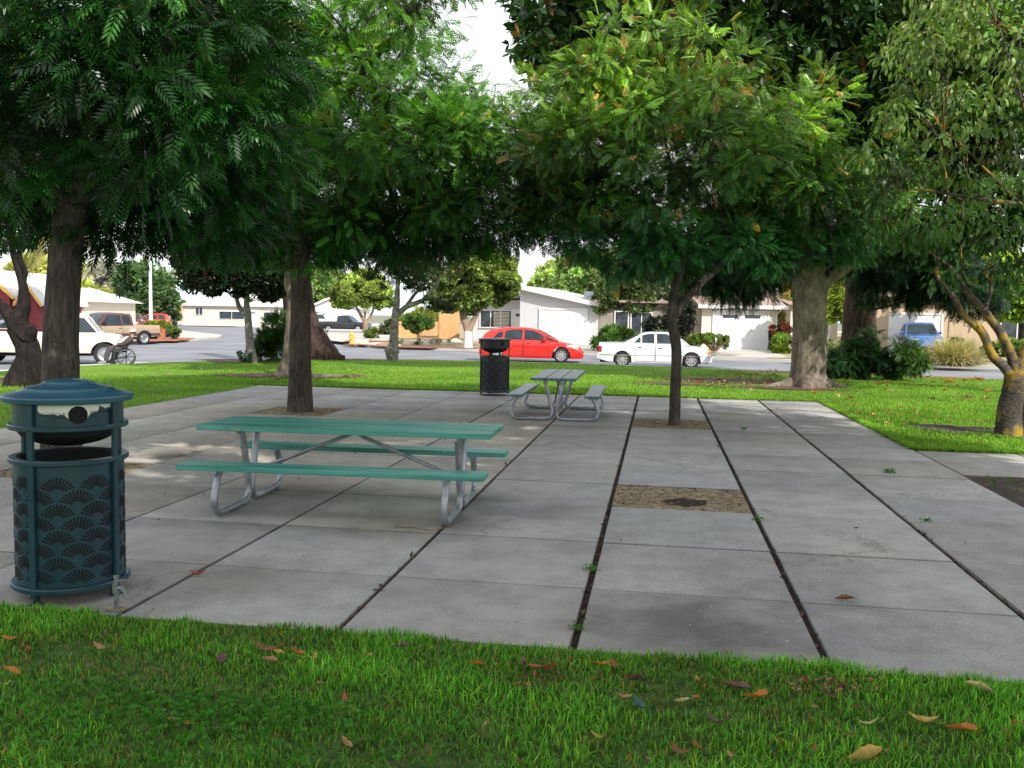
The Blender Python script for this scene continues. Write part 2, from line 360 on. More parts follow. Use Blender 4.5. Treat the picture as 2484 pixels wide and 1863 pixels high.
# ------------------------------------------------------------------ world and sun
w = bpy.data.worlds.new('World'); sc.world = w; w.use_nodes = True; nt = w.node_tree
SUN_EL = math.radians(36); s_h = np.array([.55, -.835]); s_h /= np.linalg.norm(s_h)
sund = Vector((s_h[0]*math.cos(SUN_EL), s_h[1]*math.cos(SUN_EL), math.sin(SUN_EL)))
sky = nd(nt, 'ShaderNodeTexSky', sky_type='NISHITA'); sky.sun_disc = False; sky.sun_elevation = SUN_EL; sky.sun_rotation = math.atan2(s_h[0], s_h[1])
sky.air_density = 1.2; sky.dust_density = 2.5; sky.ozone_density = 1.0
n = noise(nt, 1.6, 6, (1, 1, 2.5), .6, 'Generated'); r = ramp(nt, n.outputs[0], [(.36, (.35, .35, .35)), (.62, (.95, .95, .95))])
cl = mixc(nt, r.outputs[0], sky.outputs[0], (9.4, 9.55, 9.8)); nt.links.new(cl, nt.nodes['Background'].inputs[0]); nt.nodes['Background'].inputs[1].default_value = .15
sl = bpy.data.lights.new('sun', 'SUN'); so = bpy.data.objects.new('sun', sl); COL.objects.link(so)
sl.energy = 5.0; sl.angle = math.radians(.53); sl.color = (1, .95, .87); so.rotation_euler = sund.to_track_quat('Z', 'Y').to_euler(); so.location = (20, -20, 30)
sc.view_settings.view_transform = 'Standard'; sc.view_settings.look = 'None'; sc.view_settings.exposure = 0; sc.view_settings.gamma = 1
sc.cycles.max_bounces = 8; sc.cycles.diffuse_bounces = 4; sc.cycles.transmission_bounces = 4; sc.cycles.sample_clamp_indirect = 6; sc.cycles.use_denoising = True
try: sc.cycles.denoiser = 'OPENIMAGEDENOISE'
except Exception: pass
# ================================================================== SETTING
UL = [-8.72, -7.66, -6.445, -5.23, -4.015, -2.8, -1.585, -.37, .845, 2.06, 3.275]
VL = [4.34, 5.37, 6.52, 7.79, 8.87, 10.08, 11.28, 12.48, 13.68, 14.92, 16.1, 17.3, 18.45, 19.12]
PITS = {(7, 3): 'empty', (7, 8): 'tree', (2, 8): 'tree', (2, 3): 'tree'}
def concrete():
    mt, nt, b = newmat('plaza_concrete')
    n1 = noise(nt, .55, 5); r1 = ramp(nt, n1.outputs[0], [(.3, (.37, .366, .36)), (.7, (.49, .475, .445))])
    n2 = noise(nt, 3.2, 8, None, .7); r2 = ramp(nt, n2.outputs[0], [(.28, (.72, .72, .72)), (.58, (1.07, 1.07, 1.07))])
    n3 = noise(nt, 110, 6, None, .85); r3 = ramp(nt, n3.outputs[0], [(.32, (.45, .45, .45)), (.5, (1.02, 1.02, 1.02)), (.68, (1.5, 1.5, 1.45))])
    n5 = noise(nt, 17, 6, None, .75); r5 = ramp(nt, n5.outputs[0], [(.30, (.40, .37, .35)), (.40, (1, 1, 1))])
    c = mixc(nt, 1., r1.outputs[0], r2.outputs[0], 'MULTIPLY'); c = mixc(nt, .8, c, r3.outputs[0], 'MULTIPLY'); c = mixc(nt, .6, c, r5.outputs[0], 'MULTIPLY')
    a = nd(nt, 'ShaderNodeAttribute', attribute_name='leafcol'); c = mixc(nt, 1., c, a.outputs[0], 'MULTIPLY')
    geo = nd(nt, 'ShaderNodeNewGeometry')
    n4 = noise(nt, 2.6, 5, None, .65)
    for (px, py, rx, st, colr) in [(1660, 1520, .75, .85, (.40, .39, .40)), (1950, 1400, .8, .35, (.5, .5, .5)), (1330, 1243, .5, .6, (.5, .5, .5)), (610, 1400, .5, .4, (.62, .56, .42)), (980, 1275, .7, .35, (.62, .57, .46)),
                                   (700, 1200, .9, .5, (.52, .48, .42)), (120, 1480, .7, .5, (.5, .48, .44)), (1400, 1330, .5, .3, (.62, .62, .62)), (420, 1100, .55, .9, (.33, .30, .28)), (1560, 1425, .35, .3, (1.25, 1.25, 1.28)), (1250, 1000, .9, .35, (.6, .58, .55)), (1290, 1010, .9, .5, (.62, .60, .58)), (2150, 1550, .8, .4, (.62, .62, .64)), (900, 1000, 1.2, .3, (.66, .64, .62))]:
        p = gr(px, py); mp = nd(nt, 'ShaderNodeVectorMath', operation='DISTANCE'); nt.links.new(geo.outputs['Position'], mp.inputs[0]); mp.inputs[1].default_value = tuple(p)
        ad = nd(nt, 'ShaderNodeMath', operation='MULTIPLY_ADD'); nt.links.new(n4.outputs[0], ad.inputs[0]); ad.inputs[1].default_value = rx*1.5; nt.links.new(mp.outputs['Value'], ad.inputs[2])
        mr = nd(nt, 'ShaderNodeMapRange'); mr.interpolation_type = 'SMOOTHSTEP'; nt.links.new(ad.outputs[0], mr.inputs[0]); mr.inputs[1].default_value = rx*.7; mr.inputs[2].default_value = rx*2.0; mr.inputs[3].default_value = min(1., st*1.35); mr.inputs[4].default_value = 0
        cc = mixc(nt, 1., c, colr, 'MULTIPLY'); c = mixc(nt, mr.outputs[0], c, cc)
    nt.links.new(c, b.inputs['Base Color']); b.inputs['Roughness'].default_value = .72; b.inputs['Specular IOR Level'].default_value = .3
    # hairline cracks
    tc = nd(nt, 'ShaderNodeTexCoord'); vo = nd(nt, 'ShaderNodeTexVoronoi', feature='DISTANCE_TO_EDGE'); vo.inputs['Scale'].default_value = .42; vo.inputs['Randomness'].default_value = 1
    nw = noise(nt, 2.5, 6, None, .7); vm = nd(nt, 'ShaderNodeVectorMath', operation='MULTIPLY_ADD'); nt.links.new(nw.outputs['Color'], vm.inputs[0]); vm.inputs[1].default_value = (.5, .5, .5); nt.links.new(tc.outputs['Object'], vm.inputs[2]); nt.links.new(vm.outputs[0], vo.inputs['Vector'])
    rc_ = ramp(nt, vo.outputs['Distance'], [(.0015, (.55, .52, .5)), (.005, (1, 1, 1))]); msk = ramp(nt, n1.outputs[0], [(.50, (0, 0, 0)), (.56, (1, 1, 1))])
    c2_ = mixc(nt, 1., c, rc_.outputs[0], 'MULTIPLY'); c3_ = mixc(nt, msk.outputs[0], c, c2_)
    nt.links.new(c3_, b.inputs['Base Color'])
    bumpn(nt, b, n3.outputs[0], .3, .005)
    return mt
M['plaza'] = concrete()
def slabs(name, cells, mt):
    V = []; Fq = []; Cc = []
    for (u0, u1, v0, v1, tone) in cells:
        o = len(V); ch = .007; dz = RNG.uniform(-.003, .003); ring = []
        for ins, z in ((0, -.1), (0, -ch+dz), (ch, dz)):
            for (uu, vv) in ((u0+ins, v0+ins), (u1-ins, v0+ins), (u1-ins, v1-ins), (u0+ins, v1-ins)): V.append(uv(uu, vv, z)); Cc.append(np.array(tone)*(1 if ins else .5))
        for k in range(4):
            k2 = (k+1) % 4; Fq += [(o+k, o+k2, o+4+k2, o+4+k), (o+4+k, o+4+k2, o+8+k2, o+8+k)]
        Fq.append((o+8, o+9, o+10, o+11))
    return npmesh(name, np.array(V), np.array(Fq), np.array(Cc), mt)
cells = []; lg = lambda i: .019 if i in (7, 8, 9) else (.012 if i in (6, 5) else .008)
for i in range(len(UL)-1):
    for j in range(len(VL)-1):
        if (i, j) in PITS: continue
        a = .94+RNG.normal(0, .065); wm = RNG.uniform(-.015, .02) + (.05 if UL[i] < -2 and 6 < VL[j] < 14 else 0)
        cells.append((UL[i]+(lg(i) if i else 0), UL[i+1]-(lg(i+1) if i < len(UL)-2 else .006), VL[j]+.0075, VL[j+1]-.0075, (min(a+wm, 1), min(a, 1), min(a-wm*1.4, 1))))
for i in range(9):
    cells.append((3.30+i*1.22, 3.30+(i+1)*1.22-.012, 10.4, 12.24, (1, .98, .94)))
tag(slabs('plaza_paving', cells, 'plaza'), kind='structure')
def sheet(name, pts, mt, kind='structure'):
    mb = MB(); mb.add(pts, [tuple(range(len(pts)))]); return tag(mb.build(name, mt), kind=kind)
sheet('joint_soil', [uv(-8.7, 4.36, -.022), uv(3.26, 4.36, -.022), uv(3.26, 19.1, -.022), uv(-8.7, 19.1, -.022)], 'joint')
def soilgrid(name, u0, u1, v0, v1, z, mt, amp=.008, hole=None, n=22):
    rows = []
    for j in range(n+1):
        row = []
        for i in range(n+1):
            u = u0+(u1-u0)*i/n; v = v0+(v1-v0)*j/n; p = uv(u, v, z+RNG.uniform(-amp, amp))
            if hole is not None:
                d = math.hypot((p[0]-hole[0]), p[1]-hole[1]); p[2] -= .05*math.exp(-(d/.16)**2)
            row.append(p)
        rows.append(row)
    mb = MB(); mb.grid(rows); return tag(mb.build(name, mt, smooth=True), kind='structure')
hole = gr(1665, 1213)
for (i, j), kd in PITS.items():
    soilgrid('soil_pit', UL[i]+.015, UL[i+1]-.015, VL[j]+.005, VL[j+1]-.005, -.010 if kd == 'empty' else -.008, 'soil', .006, hole if kd == 'empty' else None)
def blobsheet(name, c, rx, ry, ang, z, mt, n=40, kind='structure'):
    pts = [np.array([c[0], c[1], z+.012])]; fs = []
    ph = RNG.uniform(0, 6.3, 4)
    for k in range(n):
        a = 2*PI*k/n; q = 1+.13*math.sin(3*a+ph[0])+.09*math.sin(5*a+ph[1])+.08*math.sin(9*a+ph[2]); x = math.cos(a)*rx*q; y = math.sin(a)*ry*q
        pts.append(np.array([c[0]+x*math.cos(ang)-y*math.sin(ang), c[1]+x*math.sin(ang)+y*math.cos(ang), z])); fs.append((0, k+1, (k+1) % n+1))
    mb = MB(); mb.add(pts, fs); return tag(mb.build(name, mt), kind=kind)
blobsheet('hole_patch', hole, .19, .13, 0, -.052, 'soil_dark', 24)  # darker patch laid in the dip of the hole
soilgrid('planter_soil', 3.3, 9, 4.3, 10.38, -.02, 'soil_dark', .015)

# kerb line of the near street, as v = K(u)
KP = np.array([to_uv(x, y) for x, y in [(-13.9, 22), (-13.6, 23.6), (-12.9, 25.8), (-12.2, 29.0), (-11.4, 30.8), (-10.4, 32.2), (-8.8, 34), (-6, 35.6), (-2, 36.4), (3, 35.4), (10, 32.4), (20, 28), (35, 21.5)]])
K = lambda u: np.interp(u, KP[:, 0], KP[:, 1])
def lawn_z(u, v):
    if v < 19.1: return 0.
    s = np.clip((v-(K(u)-4.5))/4.5, 0, 1); hump = .03*math.sin(PI*np.clip((v-19.1)/max(K(u)-19.1, 1), 0, 1))
    return hump*(1-s)-.19*s*s*(3-2*s)
def lawn_mat():
    mt, nt, b = newmat('lawn_turf')
    n1 = noise(nt, .5, 5); r1 = ramp(nt, n1.outputs[0], [(.3, (.12, .28, .026)), (.7, (.25, .40, .046))])
    n2 = noise(nt, 9, 6, None, .7); r2 = ramp(nt, n2.outputs[0], [(.3, (.55, .6, .5)), (.65, (1.15, 1.12, 1.1))])
    n3 = noise(nt, 90, 4, None, .7); r3 = ramp(nt, n3.outputs[0], [(.3, (.45, .5, .4)), (.65, (1.2, 1.2, 1.2))])
    c = mixc(nt, 1., r1.outputs[0], r2.outputs[0], 'MULTIPLY'); c = mixc(nt, .8, c, r3.outputs[0], 'MULTIPLY')
    nt.links.new(c, b.inputs['Base Color']); b.inputs['Roughness'].default_value = .9; b.inputs['Specular IOR Level'].default_value = .15
    bumpn(nt, b, n3.outputs[0], .7, .03); return mt
M['lawn'] = lawn_mat(); M['turf'] = mat('thatchy_turf', (.05, .13, .018), .95, 0, .5, 9., col2=(.11, .19, .035), bump=.8, bscale=50)
def lawn():
    mb = MB()
    us = [-17.2, -16, -14, -12, -10, -8.72, -6, -4, -2, 0, 2, 3.275, 5, 7, 9, 11, 13, 14.3, 18, 22, 26, 30]
    def patch(ulist, vlist): mb.grid([[uv(u, v, lawn_z(u, v)) for u in ulist] for v in vlist])
    patch(us, [-6, -2, 1]); turf = MB(); turf.grid([[uv(u, v, 0) for u in us] for v in [1, 2.5, 4.34]]); tag(turf.build('turf_base', 'turf'), kind='structure')
    patch([u for u in us if u <= -8.72], [4.34, 8, 12, 16, 19.12])
    patch([u for u in us if u >= 3.275], [12.24, 14, 16, 19.12])
    patch([9, 11, 13, 14.3, 18, 22, 26, 30], [4.34, 7, 10.4]); patch([14.3, 18, 22, 26, 30], [10.4, 12.24])
    ud = np.linspace(-17.2, 30, 70); rows = []
    for s in np.linspace(0, 1, 28): rows.append([uv(u, 19.12+(K(u)-19.12)*s, lawn_z(u, 19.12+(K(u)-19.12)*s)) for u in ud])
    mb.grid(rows); return tag(mb.build('lawn', 'lawn', smooth=True), kind='structure')
lawn()
# kerb and gutter
def offset_line(P, d):
    P = np.array(P); T = np.gradient(P, axis=0); T = norm(T); Nn = np.stack([-T[:, 1], T[:, 0]], 1); return P+Nn*(d[:, None] if hasattr(d, '__len__') else d)
ku = np.concatenate([np.linspace(-17.22, -14, 60), np.linspace(-13.9, 31, 70)]); kc = np.array([uv(u, K(u))[:2] for u in ku]); kw = np.interp(ku, [-17, -15, -11], [2.1, 1.3, .16])
mb = MB(); rows = []
a0 = kc; a1 = offset_line(kc, kw); a2 = offset_line(kc, kw+.03); a3 = offset_line(kc, kw+.5)
for i in range(len(ku)): rows.append([(*a0[i], -.17), (*a1[i], -.165), (*a2[i], -.29), (*a3[i], -.296)])
mb.grid(rows); tag(mb.build('kerb', 'kerb'), kind='structure')
sheet('road', [(-170, 8, -.30), (120, 8, -.30), (120, 190, -.30), (-170, 190, -.30)], 'asphalt')
sheet('ground', [(-3000, -400, -.6), (3000, -400, -.6), (3000, 4000, -.6), (-3000, 4000, -.6)], 'ground')
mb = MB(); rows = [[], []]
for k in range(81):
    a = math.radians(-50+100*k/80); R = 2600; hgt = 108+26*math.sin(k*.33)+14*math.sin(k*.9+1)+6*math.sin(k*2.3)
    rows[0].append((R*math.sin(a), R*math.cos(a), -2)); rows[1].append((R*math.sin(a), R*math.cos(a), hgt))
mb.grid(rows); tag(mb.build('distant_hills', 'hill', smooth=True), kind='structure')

# far lots
def lot(name, poly, z=-.17):
    mb = MB(); mb.prism(poly, -.5, z); return tag(mb.build(name, 'kerb'), kind='structure')
LB = [(-6, 51.0), (-8.2, 52.2), (-9.6, 55), (-10.5, 60), (-13, 80), (-20, 120), (-20, 185)]
lot('far_sidewalk', [(90, 185), (90, 9.5), (60, 22.6), (40, 31.2), (19.4, 40.2), (11.85, 43.2), (3.8, 47.0)]+LB)
lot('corner_sidewalk', [(-90, 30), (-40, 43.5), (-25, 49.6), (-21.6, 53.5), (-20.8, 60), (-21.2, 66), (-23, 72), (-35, 92), (-60, 122), (-120, 150)])
lot('back_sidewalk', [(-170, 168), (-60, 131), (-45, 125), (-33, 116), (-29, 118), (-30, 130), (-38, 186), (-170, 186)])
lot('end_sidewalk', [(-36, 130), (-22, 128), (-22, 184), (-36, 184)])
Sx, Nx = np.array([.916, -.401]), np.array([.401, .916])
def zlot(n): return float(np.interp(n, [44.8, 46.4, 53, 400], [-.166, -.155, 0, 0]))
def gl(px, py):
    z = 0
    for _ in range(5): p = gr(px, py, z); z = zlot(p[:2]@Nx)
    return p
def sn(s, n, dz=0): p = Sx*s+Nx*n; return (p[0], p[1], zlot(n)+dz)
lbn = np.array([(p[1]*Nx[1]+p[0]*Nx[0], p[0]*Sx[0]+p[1]*Sx[1]) for p in LB])
rows = []
for n_ in [46.3, 48, 50, 53, 58, 70, 90, 120, 150]:
    s0 = np.interp(n_, lbn[:, 0], lbn[:, 1])+1.2; rows.append([sn(s0+(62-s0)*t, n_, .003) for t in np.linspace(0, 1, 12)])
mb = MB(); mb.grid(rows); tag(mb.build('front_yards', 'yard'), kind='structure')
def strip(name, s0, s1, n0, n1, mt, dz=.008, skew=0):
    mb = MB(); rows = []
    for n_ in np.linspace(n0, n1, 8): rows.append([sn(s0+skew*(n_-n0), n_, dz), sn(s1+skew*(n_-n0), n_, dz)])
    mb.grid(rows); return tag(mb.build(name, mt), kind='structure')
def sn_of(px, py): p = gl(px, py); return p[:2]@Sx, p[:2]@Nx
def drive(name, pxs):
    pts = [gl(*q) for q in pxs]; mb = MB(); P = []
    for p in pts:
        k = max(0, 44.95-p[:2]@Nx); p[0] += Nx[0]*k; p[1] += Nx[1]*k
    # densify along edges 0-3 and 1-2
    rows = []
    for t in np.linspace(0, 1, 9):
        a = pts[0]*(1-t)+pts[3]*t; b = pts[1]*(1-t)+pts[2]*t; a[2] = zlot(a[:2]@Nx)+.010; b[2] = zlot(b[:2]@Nx)+.010; rows.append([a, b])
    mb.grid(rows); return tag(mb.build(name, 'drive'), kind='structure')
drive('driveway', [(1300, 852), (1425, 861), (1440, 839), (1290, 834)])
drive('driveway', [(1722, 868), (1900, 878), (1860, 847), (1728, 842)])
drive('driveway', [(2170, 888), (2290, 894), (2290, 857), (2150, 853)])
drive('driveway', [(790, 824), (905, 838), (1020, 806), (800, 794)])
for (px, py, rx, ry) in [(990, 841, 2.4, 1.1), (1080, 843, 2.0, 1.0), (880, 836, 1.1, 1.0), (905, 826, 1.6, 2.5), (1450, 852, 1.2, 1.2), (1700, 858, 2.2, 1.3), (1940, 868, 1.5, 1.6), (2080, 868, 2.5, 2.2)]:
    p = gl(px, py); blobsheet('mulch_bed', p, rx, ry, -.41, zlot(p[:2]@Nx)+.012, 'mulch' if px < 1300 else 'yard')
p = gr(390, 822, -.165); blobsheet('mulch_bed', p, 1.8, 5.0, .35, -.16, 'mulch')
# bare soil under the park trees
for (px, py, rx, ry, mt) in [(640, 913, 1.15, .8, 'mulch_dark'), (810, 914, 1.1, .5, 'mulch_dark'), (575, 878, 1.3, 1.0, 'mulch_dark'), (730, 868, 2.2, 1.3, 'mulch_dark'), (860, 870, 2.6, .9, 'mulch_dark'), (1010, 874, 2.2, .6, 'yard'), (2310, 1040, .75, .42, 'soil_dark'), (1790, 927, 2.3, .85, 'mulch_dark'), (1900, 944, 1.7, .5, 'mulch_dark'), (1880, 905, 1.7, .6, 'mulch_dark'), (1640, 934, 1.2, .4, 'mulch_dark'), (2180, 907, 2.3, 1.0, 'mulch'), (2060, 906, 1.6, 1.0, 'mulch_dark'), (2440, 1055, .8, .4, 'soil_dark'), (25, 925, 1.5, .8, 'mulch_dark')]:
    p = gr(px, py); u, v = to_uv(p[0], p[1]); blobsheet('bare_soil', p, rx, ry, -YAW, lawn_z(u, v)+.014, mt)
# ================================================================== BINS
def textmesh(s, size, depth=0.):
    cu = bpy.data.curves.new('lettering', 'FONT'); cu.body = s; cu.size = size; cu.align_x = 'LEFT'; cu.resolution_u = 2
    o = bpy.data.objects.new('lettering', cu); COL.objects.link(o); me = bpy.data.meshes.new_from_object(o)
    V = [tuple(v.co) for v in me.vertices]; Fs = [tuple(p.vertices) for p in me.polygons]
    bpy.data.objects.remove(o); bpy.data.curves.remove(cu); bpy.data.meshes.remove(me); return V, Fs
def cyl(a, r, z): return (r*math.sin(a), -r*math.cos(a), z)
def recycling_bin(label, loc, rz, body, lid, R=.318, RL=.383, top=1.237, decal=True, posts=(-39, 50, 118, -129), hole_a=9, group=None, flat=1.):
    t = thing('recycling_bin', label, 'bin', loc, rz, group)
    k = top/1.237; Z = lambda z: (z if z < 1.143 else 1.143+(z-1.143)*flat)*k
    mb = MB(); mb.lathe([(R-.012, Z(.095)), (R, Z(.095)), (R, Z(.775)), (R-.012, Z(.775))], 64, closed=False); basket = mb.build('basket', body, t, smooth=True)
    mb = MB()
    for row in range(9):
        cz = Z(.105)+row*.0735*k; off = (row % 2)*.5
        for c in range(9):
            ca = (c+off)*2*PI/9+.12
            if cz+.09*k > Z(.775): continue
            for i in range(11):
                th = math.radians(24+13.2*i); r0, r1 = .030, .093; w0, w1 = .0030, .0058
                dx, dz = math.cos(th), math.sin(th); px, pz = -dz, dx
                q = [(dx*r0+px*w0, dz*r0+pz*w0), (dx*r0-px*w0, dz*r0-pz*w0), (dx*r1-px*w1, dz*r1-pz*w1), (dx*r1+px*w1, dz*r1+pz*w1)]
                mb.add([cyl(ca+x/R, R+.0016, cz+z*k*.95) for x, z in q], [(0, 1, 2, 3)])
    mb.build('slot_pattern', 'slot' if body == 'bin_teal' else 'bin_dark', basket)
    ring = lambda r, z0, z1: [(r-.042, z0), (r-.006, z0), (r, z0+.006), (r, z1-.006), (r-.006, z1), (r-.042, z1)]
    mb = MB(); mb.lathe(ring(R+.026, Z(.768), Z(.797)), 64, closed=True); mb.build('rim', body, t, smooth=True)
    mb = MB(); mb.lathe(ring(R+.026, Z(.062), Z(.093)), 64, closed=True); mb.lathe([(.001, Z(.066)), (R, Z(.066))], 64); mb.build('base_ring', body, t, smooth=True)
    mb = MB(); mb.lathe([(.001, Z(.12)), (R-.035, Z(.12)), (R-.02, Z(.792)), (R-.03, Z(.792)), (R-.045, Z(.13)), (.001, Z(.13))], 48); mb.build('liner', 'bin_dark', t, smooth=True)
    for a in posts:
        a = math.radians(a); mb = MB(); p = cyl(a, R+.012, 0); mb.box((p[0], p[1], Z(.575)), (.036, .02, Z(1.07)), rz=a); mb.build('post', body, t, bevel=.003)
    for a in posts[:2]+posts[3:]:
        a = math.radians(a); mb = MB(); p = cyl(a, R-.01, 0); mb.box((p[0], p[1], .035), (.032, .02, .07), rz=a); mb.box((p[0]*1.05, p[1]*1.05, .004), (.06, .045, .008), rz=a); mb.build('foot', body, t)
    mb = MB(); mb.lathe([(R, Z(.985)), (R, Z(1.118)), (R-.01, Z(1.118)), (R-.01, Z(.985))], 64); hood = mb.build('hood', body, t, smooth=True)
    mb = MB(); mb.lathe(ring(R+.026, Z(.955), Z(.985)), 64, closed=True); mb.build('hood_ring', body, hood, smooth=True)
    mb = MB(); mb.lathe([(R-.015, Z(.957))]+[((R-.02)*math.cos(x), Z(.955)-.105*math.sin(x)) for x in np.linspace(.05, 1.5, 10)], 48); mb.build('chute', 'bin_dark', t, smooth=True)
    mb = MB(); L = RL
    mb.lathe([(R-.02, Z(1.112)), (L-.012, Z(1.106)), (L, Z(1.112)), (L+.002, Z(1.134)), (L-.006, Z(1.142)), (L*.86, Z(1.152)), (L*.715, Z(1.165)), (L*.66, Z(1.180)), (L*.5, Z(1.192)), (L*.41, Z(1.200)), (L*.355, Z(1.214)), (L*.18, Z(1.226)), (.001, Z(1.230))], 72)
    lo_ = mb.build('lid', lid, t, smooth=True, ang=24)
    ha = math.radians(hole_a); hr = .049*k; hz = Z(1.047)
    mb = MB(); vs = [cyl(ha, R+.0035, hz)]+[cyl(ha+hr*math.cos(x)/R, R+.0035, hz+hr*math.sin(x)) for x in np.linspace(0, 2*PI, 33)[:-1]]
    mb.add(vs, [(0, i+1, (i+1) % 32+1) for i in range(32)]); mb.build('deposit_hole', 'slot', hood)
    if decal:
        jag = [(-.224, .024), (-.20, .006), (-.17, .004), (-.14, .008), (-.11, .001), (-.085, .005), (-.07, -.002), (-.0625, -.008), (-.055, -.016), (.0, -.018), (.055, -.019), (.062, -.004), (.075, .008), (.1, .012), (.118, .016), (.128, .046), (.142, .040), (.158, .034), (.17, .024), (.18, .034), (.2, .03), (.21, .035), (.226, .033)]
        xs = np.linspace(-.224, .226, 120); zs = np.interp(xs, [j[0] for j in jag], [j[1] for j in jag])+RNG.uniform(-.002, .002, 120)
        mb = MB(); mb.grid([[cyl(ha+x/.318, R+.0015, hz+z) for x, z in zip(xs, zs)], [cyl(ha+x/.318, R+.0015, Z(1.116)) for x in xs]]); mb.build('label_sticker', 'decal_white', hood)
        for s, x0, z0, size, wd in (('RECYCLE', -.206, -.004, .026, .139), ('BOTTLES', -.144, -.0195, .014, .074), ('RECYCLABLES', .069, .004, .021, .155), ('CANS', .073, -.016, .013, .036)):
            V, Fs = textmesh(s, size); mx = max(v[0] for v in V); mb = MB()
            mb.add([cyl(ha+(x0+v[0]*wd/mx)/.318, R+.0028, hz+z0+v[1]+(.004*(x0+v[0]*wd/mx) if x0 > 0 else 0)*10*.3) for v in V], Fs); mb.build('lettering', 'print_black', hood)
        mb = MB()
        for i in range(7):   # graffiti scribble on the lid
            pts = []
            for q in range(9):
                x = -.02+.13*q/8*.6+.01*i*.5+.055; y = -.06+.035*math.sin(q*1.1+i*.9)*(.4+.1*i)+.006*i-.02
                rr = math.hypot(x, y); pts.append((x, y, Z(float(np.interp(rr, [0, L*.18, L*.355, L*.41, L*.66, L*.715], [1.230, 1.226, 1.214, 1.200, 1.180, 1.165])))+.0035))
            if i % 2 == 0: mb.tube(pts, .0016, 4)
        mb.build('graffiti', 'print_scribble' if 'print_scribble' in M else 'pole_grey', lo_)
    else:
        V, Fs = textmesh('RECYCLE', .02); mx = max(v[0] for v in V); mb = MB(); mb.add([cyl(ha+(-.19+v[0]*.125/mx)/R, R+.003, hz-.001+v[1]) for v in V], Fs); mb.build('lettering', 'print_red', hood)
    return t
M['print_scribble'] = mat('grey_blue_marker', (.16, .26, .36), .6, 0, .2)
BINC = np.array([-2.525, 5.16, 0])
recycling_bin('teal round recycling bin with worn white RECYCLE label and fan cut-outs, in the left foreground', tuple(BINC), math.atan2(2.525, 5.16), 'bin_teal', 'bin_lid', R=.288, RL=.345)
fb = gr(1198, 961); recycling_bin('black round recycling bin at the back edge of the plaza beside the far picnic table', (fb[0], fb[1]+.29, 0), .02, 'bin_black', 'bin_black', R=.285, RL=.335, top=1.26, flat=.25, decal=False, posts=(-75, 85, 160, -160), hole_a=33)
# standpipe tap beside the near bin
p = gr(283, 1480); t = thing('water_tap', 'small weathered water tap on a short standpipe beside the teal bin', 'tap', tuple(p), 0)
mb = MB(); mb.tube([(0, 0, 0), (0, 0, .10)], .013, 10); mb.tube([(0, 0, .095), (0, 0, .15)], .021, 10); mb.tube([(0, 0, .15), (0, 0, .18)], .012, 10); mb.build('standpipe', 'brass', t, smooth=True)
mb = MB(); mb.tube([(0, 0, .125), (.035, -.01, .125), (.055, -.015, .105), (.057, -.016, .085)], [.015, .014, .013, .015], 10); mb.build('spout', 'brass', t, smooth=True)
mb = MB(); mb.tube([(.03, -.008, .13), (.03, -.008, .165)], .006, 8); mb.box((.032, -.008, .168), (.05, .012, .008), rz=.4); mb.box((0, 0, .185), (.028, .014, .014)); mb.build('handle', 'brass', t)
sheet('pipe_footing', [tuple(p+np.array([.055*math.cos(a), .045*math.sin(a), .006])) for a in np.linspace(0, 2*PI, 12)[:-1]], 'soil')

# ================================================================== PICNIC TABLES
def picnic_table(label, loc, rz, plank, edge, zt=.695, zs=.425, ys=.60, L=2.44, seatw=.235, lx=.915, graffiti=False):
    t = thing('picnic_table', label, 'picnic table', loc, rz, None); th = .042
    for i in range(3):
        mb = MB(); y = (i-1)*.24; mb.box((RNG.uniform(-.008, .008), y, zt-th/2), (L, .227, th)); o = mb.build('tabletop_plank', [plank], t, bevel=.006)
        if graffiti and i == 0:
            V, Fs = textmesh('CERB', .034); g = MB(); g.add([(-.93+v[0]*1.05, y-.1165-.0025, zt-.034+v[1]*.9) for v in V], Fs); g.build('scratched_letters', 'scratch', o)
    for sg in (-1, 1):
        mb = MB(); mb.box((0, sg*ys, zs-th/2), (L, seatw, th)); mb.build('seat_plank', [plank], t, bevel=.006)
    r = .0285
    for x in (-lx, lx):
        for sg in (-1, 1):
            pts = [(.16, zt-th-.02), (.135, .55), (.085, .36), (.035, .17), (.03, .10), (.06, .048), (.12, r+.001), (.25, r), (.48, r), (.60, r+.002), (.665, .06), (.69, .12), (.675, .20), (.645, .28), (.615, .34), (ys, zs-th-.005)]
            if False: pass
            mb = MB(); mb.tube([(x+.0*sg, sg*a*(1 if a > .1 else 1), b) for a, b in pts], r, 12); mb.build('leg', 'steel', t, smooth=True)
            mb = MB(); mb.box((x, sg*ys, zs-th-.010), (.05, seatw*.9, .018)); mb.box((x, sg*ys, zs-th-.03), (.006, .14, .04)); mb.build('seat_bracket', 'steel', t)
        mb = MB(); mb.box((x, 0, zt-th-.013), (.05, .66, .024)); mb.build('table_bracket', 'steel', t)
        sgx = -1 if x > 0 else 1
        mb = MB(); mb.tube([(x+sgx*.02, 0, .27), (sgx*-.055, 0, zt-th-.05), (sgx*-.02, 0, zt-th-.012)], .0165, 8); mb.build('brace', 'steel', t, smooth=True)
        mb = MB(); mb.tube([(x, -.10, .27), (x, .10, .27)], .012, 8); mb.build('crossbar', 'steel', t)
    for x in (-lx, lx):
        for y in (-.24, .24):
            for dx in (-.09, .09): mb = MB(); mb.tube([(x+dx, y, zt-th-.03), (x+dx, y, zt-th+.005)], .007, 6); mb.build('bolt', 'steel', t)
    return t
picnic_table('long teal-green picnic table with bench seats in the foreground, scratched letters on its edge', (-1.32, 7.594, 0), -.125, 'wood_teal', 'wood_edge', graffiti=True)
